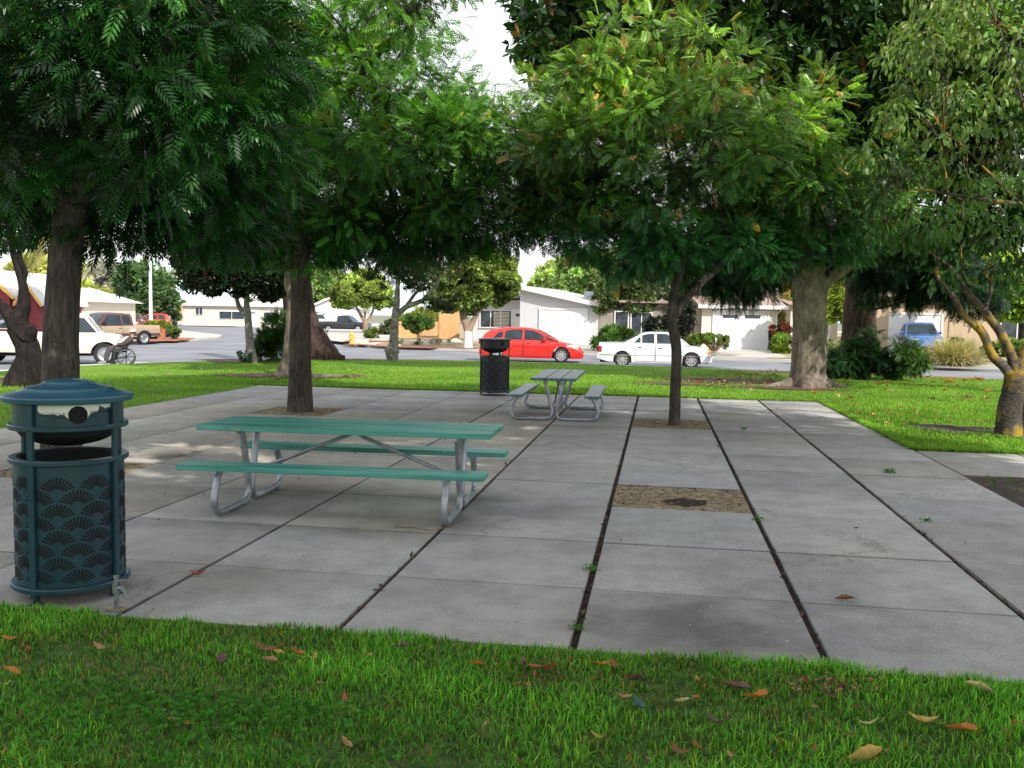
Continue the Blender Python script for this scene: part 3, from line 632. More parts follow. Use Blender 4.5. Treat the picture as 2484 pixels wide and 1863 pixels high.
tf = picnic_table('smaller-looking picnic table with weathered slate-green planks seen end-on at the back of the plaza', (.80, 15.15, 0), math.radians(82), 'wood_slate', 'wood_edge', zt=.69)

# ================================================================== VEHICLES
def interp_curve(pts, x): return float(np.interp(x, [p[0] for p in pts], [p[1] for p in pts]))
def smooth_curve(pts, n=60):
    P = np.array(pts); out = []
    for i in range(len(P)-1):
        p0, p1, p2, p3 = P[max(i-1, 0)], P[i], P[i+1], P[min(i+2, len(P)-1)]
        for t in np.linspace(0, 1, 8, endpoint=False):
            q = .5*((2*p1)+(-p0+p2)*t+(2*p0-5*p1+4*p2-p3)*t*t+(-p0+3*p1-3*p2+p3)*t**3); out.append((q[0], q[1]))
    out.append(tuple(P[-1])); out.sort(); return out
def wheel(t, x, y, r, wd, spokes, rimmat='alloy', rimr=.66):
    mb = MB(); mb.lathe([(r*rimr, -wd/2), (r*.93, -wd/2), (r, -wd*.36), (r, wd*.36), (r*.93, wd/2), (r*rimr, wd/2)], 32, axis='y', closed=True)
    w_ = bpy.data.objects.new('wheel', None); COL.objects.link(w_); w_.parent = t; w_.location = (x, y, r)
    mb.build('tyre', 'rubber', w_, smooth=True); sg = 1 if y > 0 else -1; mb = MB(); q = r*rimr
    f = sg*wd*.40
    mb.lathe([(q*1.0, sg*wd*.49), (q*.9, f), (q*.9, 0)], 32, axis='y'); mb.lathe([(q*.9, sg*.0), (.001, 0.)], 24, axis='y', mi=1)
    if spokes:
        for i in range(spokes):
            a = 2*PI*i/spokes+.3; ca, sa = math.cos(a), math.sin(a); pw = (-sa, ca); w0, w1 = q*.13, q*.20
            pts = [(ca*q*.15+pw[0]*w0, f, sa*q*.15+pw[1]*w0), (ca*q*.15-pw[0]*w0, f, sa*q*.15-pw[1]*w0), (ca*q*.95-pw[0]*w1, f*.98, sa*q*.95-pw[1]*w1), (ca*q*.95+pw[0]*w1, f*.98, sa*q*.95+pw[1]*w1)]
            mb.add(pts, [(0, 1, 2, 3)])
        mb.lathe([(q*.26, f*1.0), (q*.2, f*1.12), (.001, f*1.12)], 16, axis='y')
    else:
        mb.lathe([(q*.9, f*.9), (q*.55, f*.7), (q*.5, f*1.0), (.001, f*1.05)], 24, axis='y')
    mb.build('rim', [rimmat, 'black'], w_, smooth=False); return w_
def car(name, label, cat, loc, rz, L, W, top, zb, wheels, wr, gh, belt, sides, paint, spokes=5, ws=None, rw=None, doors=(), handles=(), head=None, tail=None, bed=None, group=None, round_f=.16, round_r=.10, arch=1.17, lower=None, rimmat='alloy', mirror=None, extras=True, scale=1., roofw=.70, tyre_w=.21, lights_side=None, cabpaint=None):
    t = thing(name, label, cat, loc, rz, group); t.scale = (scale,)*3
    top = smooth_curve(top); xr, xf = wheels; AR = wr*arch
    wfun = lambda x: W/2*(1-round_r*max(0, 1-x/(.16*L))**2.2-round_f*max(0, 1-(L-x)/(.2*L))**2.2)
    def zbot(x):
        z = interp_curve(zb, x)
        for xc in wheels:
            d = abs(x-xc)
            if d < AR: z = max(z, wr+math.sqrt(AR*AR-d*d)*.98)
        return z
    xs = sorted(set(list(np.linspace(0, L, 56))+[xc+AR*math.cos(a) for xc in wheels for a in np.linspace(0, PI, 15)]))
    prof = [(0, .955), (.12, .985), (.35, 1.0), (.62, .995), (.85, .965), (.96, .93), (1, .88)]
    def ysurf(x, z):
        z0 = interp_curve(zb, x); z1 = interp_curve(top, x); tt = np.clip((z-z0)/(z1-z0+1e-6), 0, 1); return wfun(x)*float(np.interp(tt, [p[0] for p in prof], [p[1] for p in prof]))
    rows = []
    for x in xs:
        z0 = min(zbot(x), interp_curve(top, x)-.05); z1 = interp_curve(top, x); sec = []
        for k in range(9): z = z0+(z1-z0)*k/8; sec.append((x-L/2, ysurf(x, z), z))
        yw = sec[-1][1]; inb = bed and bed[0] < x < bed[1]
        if inb: top_ = [(x-L/2, yw-.07, z1), (x-L/2, yw-.075, bed[2]), (x-L/2, 0, bed[2])]
        else: top_ = [(x-L/2, yw*.8, z1+.012), (x-L/2, yw*.45, z1+.03), (x-L/2, 0, z1+.035)]
        half = sec+top_; rows.append(half+[(a, -b, c) for a, b, c in reversed(half[:-1])])
    mb = MB(); mb.grid(rows); n = len(rows[0])
    mb.f.append(tuple(range(n))); mb.f.append(tuple(range(len(mb.v)-1, len(mb.v)-1-n, -1))); mb.mi += [0, 0]
    body = mb.build('body', [paint], t, smooth=True, ang=32)
    if lower:                                     # two-tone or moulding strip along the sides
        for sg in (-1, 1):
            mb = MB(); xx = [x for x in xs if not any(abs(x-xc) < AR*1.02 for xc in wheels) or True]; r_ = []
            seg = []
            for x in xs:
                if zbot(x) < lower[0]-.001 or lower[2]: seg.append(x)
            rws = []
            for x in seg:
                z0 = max(lower[0], zbot(x)); z1 = max(lower[1], z0+.002); rws.append([(x-L/2, sg*(ysurf(x, z)+.005), z) for z in np.linspace(z0, z1, 4)])
            mb.grid(rws); mb.build('side_moulding', lower[3], body, smooth=True)
    mb = MB(); mb.box((0, 0, .30 if wr < .36 else .42), (L*.94, W*.80, .22)); mb.build('chassis', 'under', t)
    for xc in wheels:
        for sg in (-1, 1): wheel(t, xc-L/2, sg*(W/2-.035-tyre_w/2), wr, tyre_w, spokes, rimmat)
    if gh:
        g = smooth_curve(gh); gx = np.linspace(gh[0][0], gh[-1][0], 46); zmax = max(p[1] for p in gh)
        def gy(x, z):
            tt = np.clip((z-belt)/(zmax-belt), 0, 1); return wfun(x)*(.915*(1-tt)+roofw*tt)-.02*tt*tt
        rows = []
        for x in gx:
            zt_ = interp_curve(g, x); zl = min(belt, zt_)-.03; ze = max(zt_-.045, zl+.002); half = [(x-L/2, gy(x, zl), zl), (x-L/2, gy(x, (zl+ze)/2), (zl+ze)/2), (x-L/2, gy(x, ze), ze), (x-L/2, gy(x, zt_)*.93, zt_-.012), (x-L/2, gy(x, zt_)*.5, zt_+.008), (x-L/2, 0, zt_+.012)]
            rows.append(half+[(a, -b, c) for a, b, c in reversed(half[:-1])])
        mb = MB(); mb.grid(rows); cab = mb.build('cabin', [cabpaint or paint], t, smooth=True, ang=40)
        for poly in sides:
            for sg in (-1, 1):
                mb = MB(); P = [np.array(q) for q in poly]; n_ = len(P); c = sum(P)/n_; vs = []; 
                for q in P: vs.append((q[0]-L/2, sg*(gy(q[0], q[1])+.006), q[1]))
                mb.add(vs, [tuple(range(n_))]); mb.build('side_window', 'car_glass', cab)
                if extras:
                    mb = MB(); loop = vs+[vs[0]]
                    mb.tube([(a, b+sg*.003, c_) for a, b, c_ in loop], .009, 5); mb.build('window_trim', 'black' if extras != 'chrome' else 'chrome', cab)
        for nm, seg in (('windscreen', ws), ('rear_window', rw)):
            if not seg: continue
            (x0, x1) = seg; mb = MB(); rws = []
            for x in np.linspace(x0, x1, 8):
                z = interp_curve(g, x); yy = gy(x, z)*.93*.97; rws.append([(x-L/2+(.008 if nm == 'windscreen' else -.008), yy*k, z+.012+.012*(1-abs(k))) for k in (-1, -.5, 0, .5, 1)])
            mb.grid(rws); mb.build(nm, 'car_glass', cab, smooth=True)
    for (x0, x1, z0, z1) in doors:
        for sg in (-1, 1):
            mb = MB(); nx, nz = 10, 7; pts = [[(x-L/2, sg*(ysurf(x, z)+.004), z) for x in np.linspace(x0, x1, nx)[::sg]] for z in np.linspace(z0, z1, nz)]; mb.grid(pts[::-1])
            lp = [pts[0][i] for i in range(nx)]+[pts[j][-1] for j in range(nz)]+[pts[-1][i] for i in range(nx-1, -1, -1)]+[pts[j][0] for j in range(nz-1, -1, -1)]
            mb.tube([lp[i] for i in range(len(lp))], .007, 4, mi=1); mb.build('door', [paint, 'black'], t, smooth=False)
    for (x, z) in handles:
        for sg in (-1, 1): mb = MB(); mb.box((x-L/2, sg*(ysurf(x, z)+.018), z), (.16, .025, .03)); mb.build('door_handle', 'black' if paint != 'red_paint' else paint, t, bevel=.006)
    def patch(nm, mt, x0, x1, z0, z1, sgs=(-1, 1), off=.008):
        for sg in sgs:
            mb = MB(); mb.grid([[(x-L/2+(off if x > L/2 else -off), sg*(ysurf(x, z)+off), z) for x in np.linspace(x0, x1, 6)] for z in np.linspace(z0, z1, 4)]); mb.build(nm, mt, body, smooth=True)
    if head:
        patch('headlight', 'lens_clear', *head)
        for sg in (-1, 1): mb = MB(); mb.box((L/2+.004, sg*(W*.30), (head[2]+head[3])/2), (.03, W*.2, (head[3]-head[2])*.8)); mb.build('headlight_face', 'lens_clear', body, bevel=.01)
    if lights_side: patch('indicator_light', 'lens_amber', *lights_side)
    if tail:
        patch('tail_light', 'lens_red', *tail)
        for sg in (-1, 1): mb = MB(); mb.box((-L/2-.004, sg*(W*.36), (tail[2]+tail[3])/2), (.03, W*.14, (tail[3]-tail[2])*.9)); mb.build('tail_light_face', 'lens_red', body, bevel=.01)
    if mirror:
        for sg in (-1, 1): mb = MB(); x, z = mirror; y = sg*(wfun(x)*.93+.10); mb.box((x-L/2, y, z), (.11, .19, .13)); mb.box((x-L/2, y-sg*.1, z-.05), (.04, .12, .03)); mb.build('mirror', [paint if paint in ('red_paint', 'white_paint', 'blue_paint') else 'black'], t, bevel=.025)
    return t
ROADZ = -.30
p = gr(1288, 884, ROADZ)
def carpos(px, Y): q = at(px, 900, Y); return (q[0], q[1], ROADZ)
# red hatchback
rc = car('red_hatchback', 'red five-door hatchback parked on the street behind the black bin', 'car', carpos(1289, 39.4), math.radians(-4), 4.42, 1.82,
    [(0, .52), (.06, .86), (.18, .99), (.9, .97), (2.0, .95), (3.0, .92), (3.35, .90), (3.9, .80), (4.2, .70), (4.36, .58), (4.42, .42)], [(0, .30), (.5, .19), (3.9, .17), (4.42, .20)], (.83, 3.50), .325,
    [(.08, .98), (.25, 1.17), (.55, 1.36), (1.1, 1.46), (1.8, 1.485), (2.35, 1.43), (2.85, 1.23), (3.42, .90)], .955,
    [[(.62, 1.04), (.98, 1.06), (1.02, 1.28), (.86, 1.26)], [(1.07, .99), (1.83, .985), (1.83, 1.375), (1.45, 1.375), (1.13, 1.31)], [(1.93, .985), (2.92, .97), (2.62, 1.20), (2.30, 1.335), (1.93, 1.375)], [(2.98, .965), (3.18, .955), (2.80, 1.14)]],
    'red_paint', spokes=9, ws=(2.5, 3.36), rw=(.16, .62), doors=[(1.02, 1.87, .28, .93), (1.90, 2.98, .26, .93)], handles=[(1.2, .84), (2.1, .82)], head=(3.72, 4.22, .66, .77), tail=(.02, .22, .74, .95), mirror=(2.78, .99), arch=1.15)
for sg in (-1, 1):
    mb = MB(); mb.box((2.16, sg*.63, .34), (.07, .22, .16)); mb.build('fog_light_surround', 'black', rc, bevel=.03)
mb = MB(); mb.box((2.205, 0, .38), (.05, 1.0, .20)); mb.build('grille', 'black', rc, bevel=.03)
# silver white sedan
wc = car('white_sedan', 'silver-white four-door sedan parked behind the plaza tree', 'car', carpos(1583, 36.6), math.radians(-5), 4.50, 1.73,
    [(0, .50), (.05, .82), (.16, .93), (.9, .955), (1.6, .93), (3.0, .91), (3.5, .875), (4.05, .81), (4.32, .73), (4.46, .60), (4.5, .42)], [(0, .34), (.45, .22), (4.0, .18), (4.5, .26)], (1.0, 3.69), .315,
    [(.98, .945), (1.3, 1.12), (1.72, 1.33), (2.1, 1.405), (2.6, 1.42), (2.95, 1.37), (3.3, 1.16), (3.66, .89)], .93,
    [[(1.46, .99), (1.70, .99), (1.70, 1.25)], [(1.76, .985), (2.24, .975), (2.24, 1.345), (2.0, 1.335), (1.76, 1.27)], [(2.33, .975), (3.10, .96), (2.93, 1.22), (2.72, 1.335), (2.33, 1.35)]],
    'white_paint', spokes=8, ws=(3.02, 3.58), rw=(1.06, 1.66), doors=[(1.50, 2.26, .26, .925), (2.29, 3.22, .24, .915)], handles=[(1.66, .80), (2.48, .785)], tail=(.02, .19, .60, .83), lights_side=(4.26, 4.40, .58, .70), mirror=(3.08, 1.0), arch=1.13, lower=(.47, .50, False, 'chrome'), extras='chrome')
mb = MB(); mb.box((.25, 0, 1.44), (.62, .8, .014)); mb.build('sunroof', 'car_glass', wc)
mb = MB(); mb.box((-1.9, 0, .885), (.1, .1, .1)) if False else mb.box((2.255, 0, .43), (.05, 1.45, .10)); mb.build('bumper', 'white_paint', wc, bevel=.03)
def pickup(name, label, loc, rz, paint, L=5.4, W=1.95, lower=None, rims='chrome', ext=False, scale=1., cs=0., cabpaint=None):
    cabr = (2.05 if not ext else 1.75)+cs
    gh = [(cabr-.02, 1.06), (cabr+.03, 1.60), (cabr+.2, 1.74), (cabr+.9, 1.78), ((3.25 if not ext else 3.3)+cs, 1.73), (3.95+cs*.8, 1.08)]
    sides = [[(cabr+.55, 1.14), (3.62+cs, 1.14), (3.22+cs, 1.62), (cabr+.55, 1.65)]] if not ext else [[(cabr+.12, 1.16), (cabr+.62, 1.16), (cabr+.62, 1.62), (cabr+.22, 1.62)], [(cabr+.75, 1.14), (3.66, 1.14), (3.27, 1.62), (cabr+.75, 1.65)]]
    return car(name, label, 'pickup truck', loc, rz, L, W, [(0, .55), (.02, 1.0), (.05, 1.10), (cabr, 1.10), (2.6, 1.10), (3.9, 1.10), (4.3, 1.10), (5.1, 1.04), (5.32, .98), (5.38, .70), (5.4, .5)], [(0, .55), (.5, .45), (4.8, .40), (5.4, .50)], (1.12, 4.48+cs*.36), .375, gh, 1.08, sides, paint,
        spokes=0, ws=(3.33+cs, 3.88+cs*.8), rw=(cabr-.01, cabr+.14), doors=[(cabr+.42 if not ext else cabr+.7, 3.72+cs*.3, .48, 1.06)], handles=[(cabr+.62 if not ext else cabr+.85, .93)], head=(5.22, 5.37, .74, .92), tail=(.03, .12, .72, 1.0), bed=(.08, cabr-.06, .72), lower=lower, rimmat=rims, mirror=(3.55, 1.22), arch=1.2, round_f=.07, round_r=.02, scale=scale, roofw=.74, tyre_w=.24, cabpaint=cabpaint)
def rpos(px, py, z=ROADZ): q = gr(px, py, z); return (q[0], q[1], z)
wp = at(100, 890, 32.0)
tw = pickup('white_pickup', 'old cream-white pickup truck parked at the kerb behind the two left tree trunks', (wp[0], wp[1], ROADZ), math.radians(20), 'cream_paint', L=5.4, scale=1.0, cs=.95, rims='steel')
mb = MB()
for sg in (-1, 1): mb.tube([(-.65, sg*.7, 1.62), (-.65, sg*.7, 1.05)], .03, 6); mb.tube([(-2.4, sg*.78, 1.1), (-.65, sg*.7, 1.62)], .03, 6)
mb.tube([(-.65, -.7, 1.62), (-.65, .7, 1.62)], .03, 6); mb.build('ladder_rack', 'steel', tw)
tp = at(264, 836, 50.5)
pickup('tan_pickup', 'two-tone tan and maroon extended-cab pickup parked across the street', (tp[0], tp[1], ROADZ), math.radians(180+56), 'tan_paint', L=5.4, ext=True, lower=(.50, .66, True, 'maroon_paint'), scale=1.0, cabpaint='maroon_paint')
bp_ = gl(2214, 858)
pickup('blue_pickup', 'bright blue pickup truck facing out of the driveway in front of the tan house', (bp_[0], bp_[1]-.5, zlot(bp_[:2]@Nx)+.015), math.radians(-104), 'blue_paint', scale=.92)
dk = at(838, 793, 98); dz = -.3
pickup('black_pickup', 'dark pickup truck standing in a driveway beyond the round light-green tree', (dk[0], dk[1], dz), math.radians(-12), 'dark_paint', scale=1.0)
def suv(name, label, loc, rz, paint, cat='car', scale=1.):
    return car(name, label, cat, loc, rz, 4.7, 1.85, [(0, .6), (.05, 1.0), (.2, 1.08), (3.2, 1.06), (3.6, 1.02), (4.4, .92), (4.65, .75), (4.7, .5)], [(0, .4), (.5, .28), (4.7, .32)], (.9, 3.75), .36,
        [(.02, 1.05), (.2, 1.6), (.5, 1.74), (1.6, 1.78), (2.5, 1.72), (3.4, 1.05)], 1.05, [[(.5, 1.12), (1.3, 1.12), (1.3, 1.6), (.6, 1.6)], [(1.4, 1.12), (2.2, 1.12), (2.2, 1.6), (1.4, 1.6)], [(2.3, 1.12), (3.1, 1.12), (2.6, 1.55), (2.3, 1.6)]],
        paint, spokes=5, ws=(2.6, 3.35), rw=(.05, .35), head=(4.3, 4.6, .7, .88), tail=(.02, .2, .8, 1.02), scale=scale)
q = at(772, 787, 118); suv('white_suv', 'white van-like car parked nose-on at the far white house', (q[0], q[1], -.165), math.radians(-70), 'offwhite_paint')
for (px, py, Y, rz, lb) in [(300, 781, 88, 20, 'red car half hidden behind the tan pickup, nearest of the distant parked cars'), (325, 772, 98, 185, 'dark red car in the distant row between the pickup and the lamp post'), (352, 771, 104, 10, 'distant blue-windowed maroon car just left of the lamp post'), (386, 778, 100, 190, 'red car beside the wooden fence right of the lamp post')]:
    q = at(px-22, py, Y); suv('parked_car', lb, (q[0], q[1], -.3), math.radians(rz), 'red_paint' if px in (300, 386) else 'maroon_paint', scale=.92)

# ================================================================== HOUSES
def house_frame(name, label, pl, pr, cat='house'):
    d = pr-pl; rz = math.atan2(d[1], d[0]); return thing(name, label, cat, (pl[0], pl[1], min(pl[2], pr[2])-.02), rz), math.hypot(d[0], d[1])
def window(t, x, z, w_, h, y=0, mull=1, frame='white_trim', blinds=False):
    mb = MB(); f = .06; y0 = y-.05
    mb.box((x, y0, z+h/2+f/2), (w_+2*f, .08, f)); mb.box((x, y0, z-h/2-f/2), (w_+2*f+.08, .12, f))
    for sg in (-1, 1): mb.box((x+sg*(w_/2+f/2), y0, z), (f, .08, h))
    for i in range(1, mull+1): mb.box((x-w_/2+w_*i/(mull+1), y0, z), (.05, .07, h))
    fo = mb.build('window', frame, t)
    mb = MB(); mb.box((x, y-.025, z), (w_, .02, h)); mb.build('pane', 'win_glass', fo)
    if blinds:
        mb = MB()
        for k in range(int(h/.09)): mb.box((x+w_*.18, y-.04, z-h/2+.05+k*.09), (w_*.5, .008, .05))
        mb.build('blind', 'cream_wall', fo)
def garage_door(t, x, w_, h, y=0, rows=4, lites=0):
    mb = MB(); ph = (h-.02)/rows
    for k in range(rows):
        mb.box((x, y-.03, .015+ph*(k+.5)), (w_, .05, ph-.012))
        mb.box((x, y-.012, .015+ph*(k+.5)), (w_, .03, ph))
    g = mb.build('garage_door', 'white_door', t); mb = MB(); f = .11
    mb.box((x, y-.05, h+f/2), (w_+2*f, .09, f))
    for sg in (-1, 1): mb.box((x+sg*(w_/2+f/2), y-.05, h/2), (f, .09, h))
    mb.build('door_frame', 'white_trim', g)
    for i in range(lites):
        mb = MB(); mb.box((x+w_*(-.2+.42*i), y-.062, h*.88), (w_*.29, .02, h*.085)); mb.build('door_window', 'win_glass', g)
    return g
def entry_door(t, x, y=0, h=2.05, w_=.92):
    mb = MB(); mb.box((x, y-.03, h/2), (w_, .05, h)); d = mb.build('front_door', 'white_door', t)
    mb = MB(); mb.box((x, y-.06, h*.86), (w_*.62, .02, h*.09)); mb.build('door_window', 'win_glass', d)
    mb = MB(); mb.box((x+w_*.36, y-.08, 1.0), (.05, .07, .12)); mb.build('handle', 'chrome', d)
    mb = MB(); f = .1; mb.box((x, y-.04, h+f/2), (w_+2*f, .1, f))
    for sg in (-1, 1): mb.box((x+sg*(w_/2+f/2), y-.04, h/2), (f, .1, h))
    mb.build('door_frame', 'white_trim', d)
# grey house
pl, pr = gl(1260, 833), gl(1451, 838); t, Wd = house_frame('grey_house', 'pale grey house with sloping white roof edge and white garage door behind the red car', pl, pr)
mpp = pl[1]/F_PX; hL, hR = 3.42, 2.42; k_ = Wd
mb = MB(); mb.prism_y([(0, 0), (k_, 0), (k_, hR), (0, hL)], 0, 8); mb.prism_y([(-3.75, 0), (-.002, 0), (-.002, 2.75), (-3.75, 2.6)], 1.5, 8); mb.build('wall', 'grey_wall', t)
mb = MB(); sl = (hL-hR)/k_
mb.prism_y([(-.42, hL+.04), (0, hL+.16+.02), (k_+.28, hR-.28*sl+.14), (k_+.28, hR-.28*sl-.03), (-.0, hL-.03), (-.42, hL-.12)], -.45, 8.4, 0)
rf = mb.build('roof', 'shingle_grey', t)
mb = MB(); mb.prism_y([(-.44, hL+.06), (0, hL+.205), (k_+.30, hR-.28*sl+.165), (k_+.30, hR-.28*sl-.09), (0, hL-.06), (-.44, hL-.17)], -.50, -.452); mb.build('fascia', 'white_trim', rf)
mb = MB(); mb.box((3.55, 3, hL-.35), (.5, .5, .55)); mb.build('roof_vent', 'steel', rf)
mb = MB(); mb.prism_y([(-4.15, 2.6), (-.45, 2.85), (-.45, 3.0), (-4.15, 2.76)], .7, 8.2); mb.build('entry_roof', 'shingle_grey', t)
gx = (1367-1260)/191*k_; garage_door(t, gx, 2.85, 2.12, rows=9)
entry_door(t, -.5, 1.5); window(t, -2.15, 1.5, 2.1, 1.05, 1.5, 2, blinds=True)
# middle house with garage
pl, pr = gl(1700, 846), gl(1882, 848); t, Wd = house_frame('garage_house', 'cream house with brown roof, white garage door with two dark slot windows, and shaded entry', pl, pr)
mb = MB(); mb.box((Wd/2, 4, 1.22), (Wd, 8, 2.44)); mb.box((-2.7, 6, 1.3), (5.39, 6, 2.6)); mb.build('wall', 'cream_wall', t)
mb = MB(); mb.prism([(0, 0)]*0 or [(-5.8, 2.4), (-.31, 2.4), (-.31, 9.5), (-5.8, 9.5)], 2.601, 2.75)
mb.add([(-.3, -.5, 2.46), (Wd+.45, -.5, 2.46), (Wd+.45, 4, 3.75), (-.3, 4, 3.75), (Wd+.45, 8.5, 2.46), (-.3, 8.5, 2.46)], [(0, 1, 2, 3), (3, 2, 4, 5), (0, 3, 5), (1, 4, 2), (0, 5, 4, 1)]); rf = mb.build('roof', 'shingle_brown', t)
mb = MB(); mb.box((Wd/2+.05, -.53, 2.42), (Wd+.8, .04, .2)); mb.build('fascia', 'white_trim', rf)
mb = MB(); mb.tube([(Wd+.1, -.35, 2.3), (Wd-.05, -.06, 2.05), (Wd-.05, -.06, .1)], .04, 6); mb.build('downpipe', 'white_trim', rf)
mb = MB(); mb.box((Wd-.75, -.06, 1.95), (.1, .1, .2)); mb.build('wall_lamp', 'white_trim', t)
garage_door(t, (1794-1700)/182*Wd, 3.05, 2.13, rows=4, lites=2)
mb = MB(); mb.box((-2.7, 2.97, 1.2), (5.3, .05, 2.3)); mb.build('porch_shade_panel', 'shade_brown_wall', t)  # dark sheet over the cream wall, painting in the porch shade
window(t, -4.1, 1.3, .75, 1.5, 2.93, 0); window(t, -2.9, 1.35, 1.2, 1.3, 2.93, 1)
# tan house
pl, pr = gl(2090, 852), gl(2520, 862); t, Wd = house_frame('tan_house', 'tan siding house with white garage door behind the blue pickup', pl, pr); sc2 = Wd/430
mb = MB(); mb.box((Wd/2, 4, 1.6), (Wd, 8, 3.2)); mb.build('wall', 'tan_wall', t)
mb = MB(); mb.add([(-.4, -.6, 3.1), (Wd+.5, -.6, 3.1), (Wd+.5, 4, 4.4), (-.4, 4, 4.4), (Wd+.5, 8.6, 3.1), (-.4, 8.6, 3.1)], [(0, 1, 2, 3), (3, 2, 4, 5), (0, 3, 5), (1, 4, 2), (0, 5, 4, 1)]); mb.build('roof', 'shingle_brown', t)
garage_door(t, (2221-2090)*sc2, 124*sc2, 2.12, rows=5)
mb = MB(); mb.box((32*sc2, -.03, 1.5), (.09, .05, 3.0)); mb.box((215*sc2, -.03, 1.5), (.09, .05, 3.0)); mb.box((Wd/2, -.03, 2.62), (Wd, .05, .1)); mb.build('trim_board', 'tan_wall', t)
window(t, -3, 1.6, 1.0, 1.4, .3, 1) if False else None
window(t, 375*sc2, 1.5, 1.6, 1.25, 0, 1)
# house left of the tan one, seen between the big trunks
pl, pr = gl(1960, 850), gl(2078, 851); t, Wd = house_frame('side_house', 'pale house with a tall white-framed window glimpsed between the two big trunks', pl, pr)
mb = MB(); mb.box((Wd/2, 5, 1.3), (Wd, 6, 2.6)); mb.build('wall', 'cream_wall', t); window(t, Wd*.62, 1.35, .95, 1.35, 2, 1)
mb = MB(); mb.add([(-.4, 1.5, 2.6), (Wd+.4, 1.5, 2.6), (Wd+.4, 5, 3.6), (-.4, 5, 3.6)], [(0, 1, 2, 3)]); mb.build('roof', 'shingle_brown', t)
# long beige house on the far left
def plain_house(name, label, pxl, pxr, py, Y, wall, roof, eave, ridge, wins=(), doors_=(), depth=9, rz=0, gable=False, trim='white_trim'):
    a = at(pxl, py, Y); b = at(pxr, py, Y+ (pxr-pxl)/F_PX*Y*math.tan(rz)); a[2] = b[2] = min(a[2], b[2]); t, Wd = house_frame(name, label, a, b); t.location.z = -.2 if a[2] < .3 else a[2]
    z0 = t.location.z; he = eave-z0; hr = ridge-z0
    mb = MB()
    if gable: mb.prism_y([(0, 0), (Wd, 0), (Wd, he), (Wd/2, hr-.08), (0, he)], 0, depth)
    else: mb.box((Wd/2, depth/2, he/2), (Wd, depth, he))
    mb.build('wall', wall, t); mb = MB(); ov = .5
    if gable:
        s_ = (hr-he)/(Wd/2)
        mb.prism_y([(-ov, he-ov*s_), (Wd/2, hr), (Wd+ov, he-ov*s_), (Wd+ov, he-ov*s_+.16), (Wd/2, hr+.17), (-ov, he-ov*s_+.16)], -ov, depth+ov)
        rf = mb.build('roof', roof, t); mb = MB(); mb.prism_y([(-ov, he-ov*s_-.07), (Wd/2, hr-.08), (Wd+ov, he-ov*s_-.07), (Wd+ov, he-ov*s_+.18), (Wd/2, hr+.19), (-ov, he-ov*s_+.18)], -ov-.06, -ov-.003); mb.build('fascia', trim, rf)
    else:
        mb.add([(-ov, -ov, he), (Wd+ov, -ov, he), (Wd+ov-2, depth/2, hr), (-ov+2, depth/2, hr), (Wd+ov, depth+ov, he), (-ov, depth+ov, he)], [(0, 1, 2, 3), (3, 2, 4, 5), (0, 3, 5), (1, 4, 2), (0, 5, 4, 1)]); rf = mb.build('roof', roof, t)
        mb = MB(); mb.box((Wd/2, -ov-.03, he-.05), (Wd+2*ov, .05, .25)); mb.build('fascia', trim, rf)
    for (fx, z, w_, h) in wins: window(t, Wd*fx, z, w_, h, 0, 1)
    for fx in doors_: entry_door(t, Wd*fx)
    return t, Wd
plain_house('beige_house', 'long low cream house with pale roof across the side street, left of the grey-trunked tree', 443, 682, 782, 118, 'cream_wall', 'shingle_pale', 2.55, 3.9, [(.17, 1.85, .9, .9), (.5, 1.4, 3.2, .95), (.9, 1.2, 1.9, 1.3)], [.72])
plain_house('white_house', 'far white gabled house at the end of the side street, partly behind the round tree', 752, 872, 788, 126, 'white_trim', 'shingle_grey', 2.5, 4.0, [(.12, 1.6, .8, .8)], [.26], gable=True)
plain_house('red_house', 'dark red house with yellow trimmed gables behind the gnarled trunk at the left edge', -75, 26, 838, 54, 'red_wall', 'shingle_pale', 2.65, 3.75, [(.72, 1.3, 1.2, 1.3)], [], gable=True, trim='yellow_trim')
plain_house('red_annexe', 'small dark red gable with yellow trim beside the red house, left of the thick trunk', 66, 92, 835, 54.5, 'red_wall', 'shingle_pale', 2.5, 2.95, [], [], gable=True, trim='yellow_trim', depth=5)
plain_house('pale_roofed_house', 'house with broad pale roof between the left trunks, behind the cream truck', 84, 205, 830, 66, 'cream_wall', 'shingle_pale', 2.2, 3.3, [(.3, 1.3, 1.2, 1.0)], [])
plain_house('far_gabled_house', 'low distant house with pale pitched roof right of the thick left trunk', 190, 270, 790, 98, 'cream_wall', 'shingle_pale', 2.6, 3.6, [(.8, 1.4, 1.4, 1.0)], [])
plain_house('distant_house', 'small distant house with pale roof and pinkish wall above the red cars', 240, 312, 781, 120, 'tan_wall', 'shingle_pale', 2.6, 4.0, [(.7, 1.3, 1.8, 1.0)], [])
plain_house('background_house', 'low grey roofed house filling the gap behind the olive tree', 1475, 1700, 838, 78, 'shade_brown_wall', 'shingle_grey', 2.9, 4.0, [(.4, 1.5, 1.5, 1.2)], [])

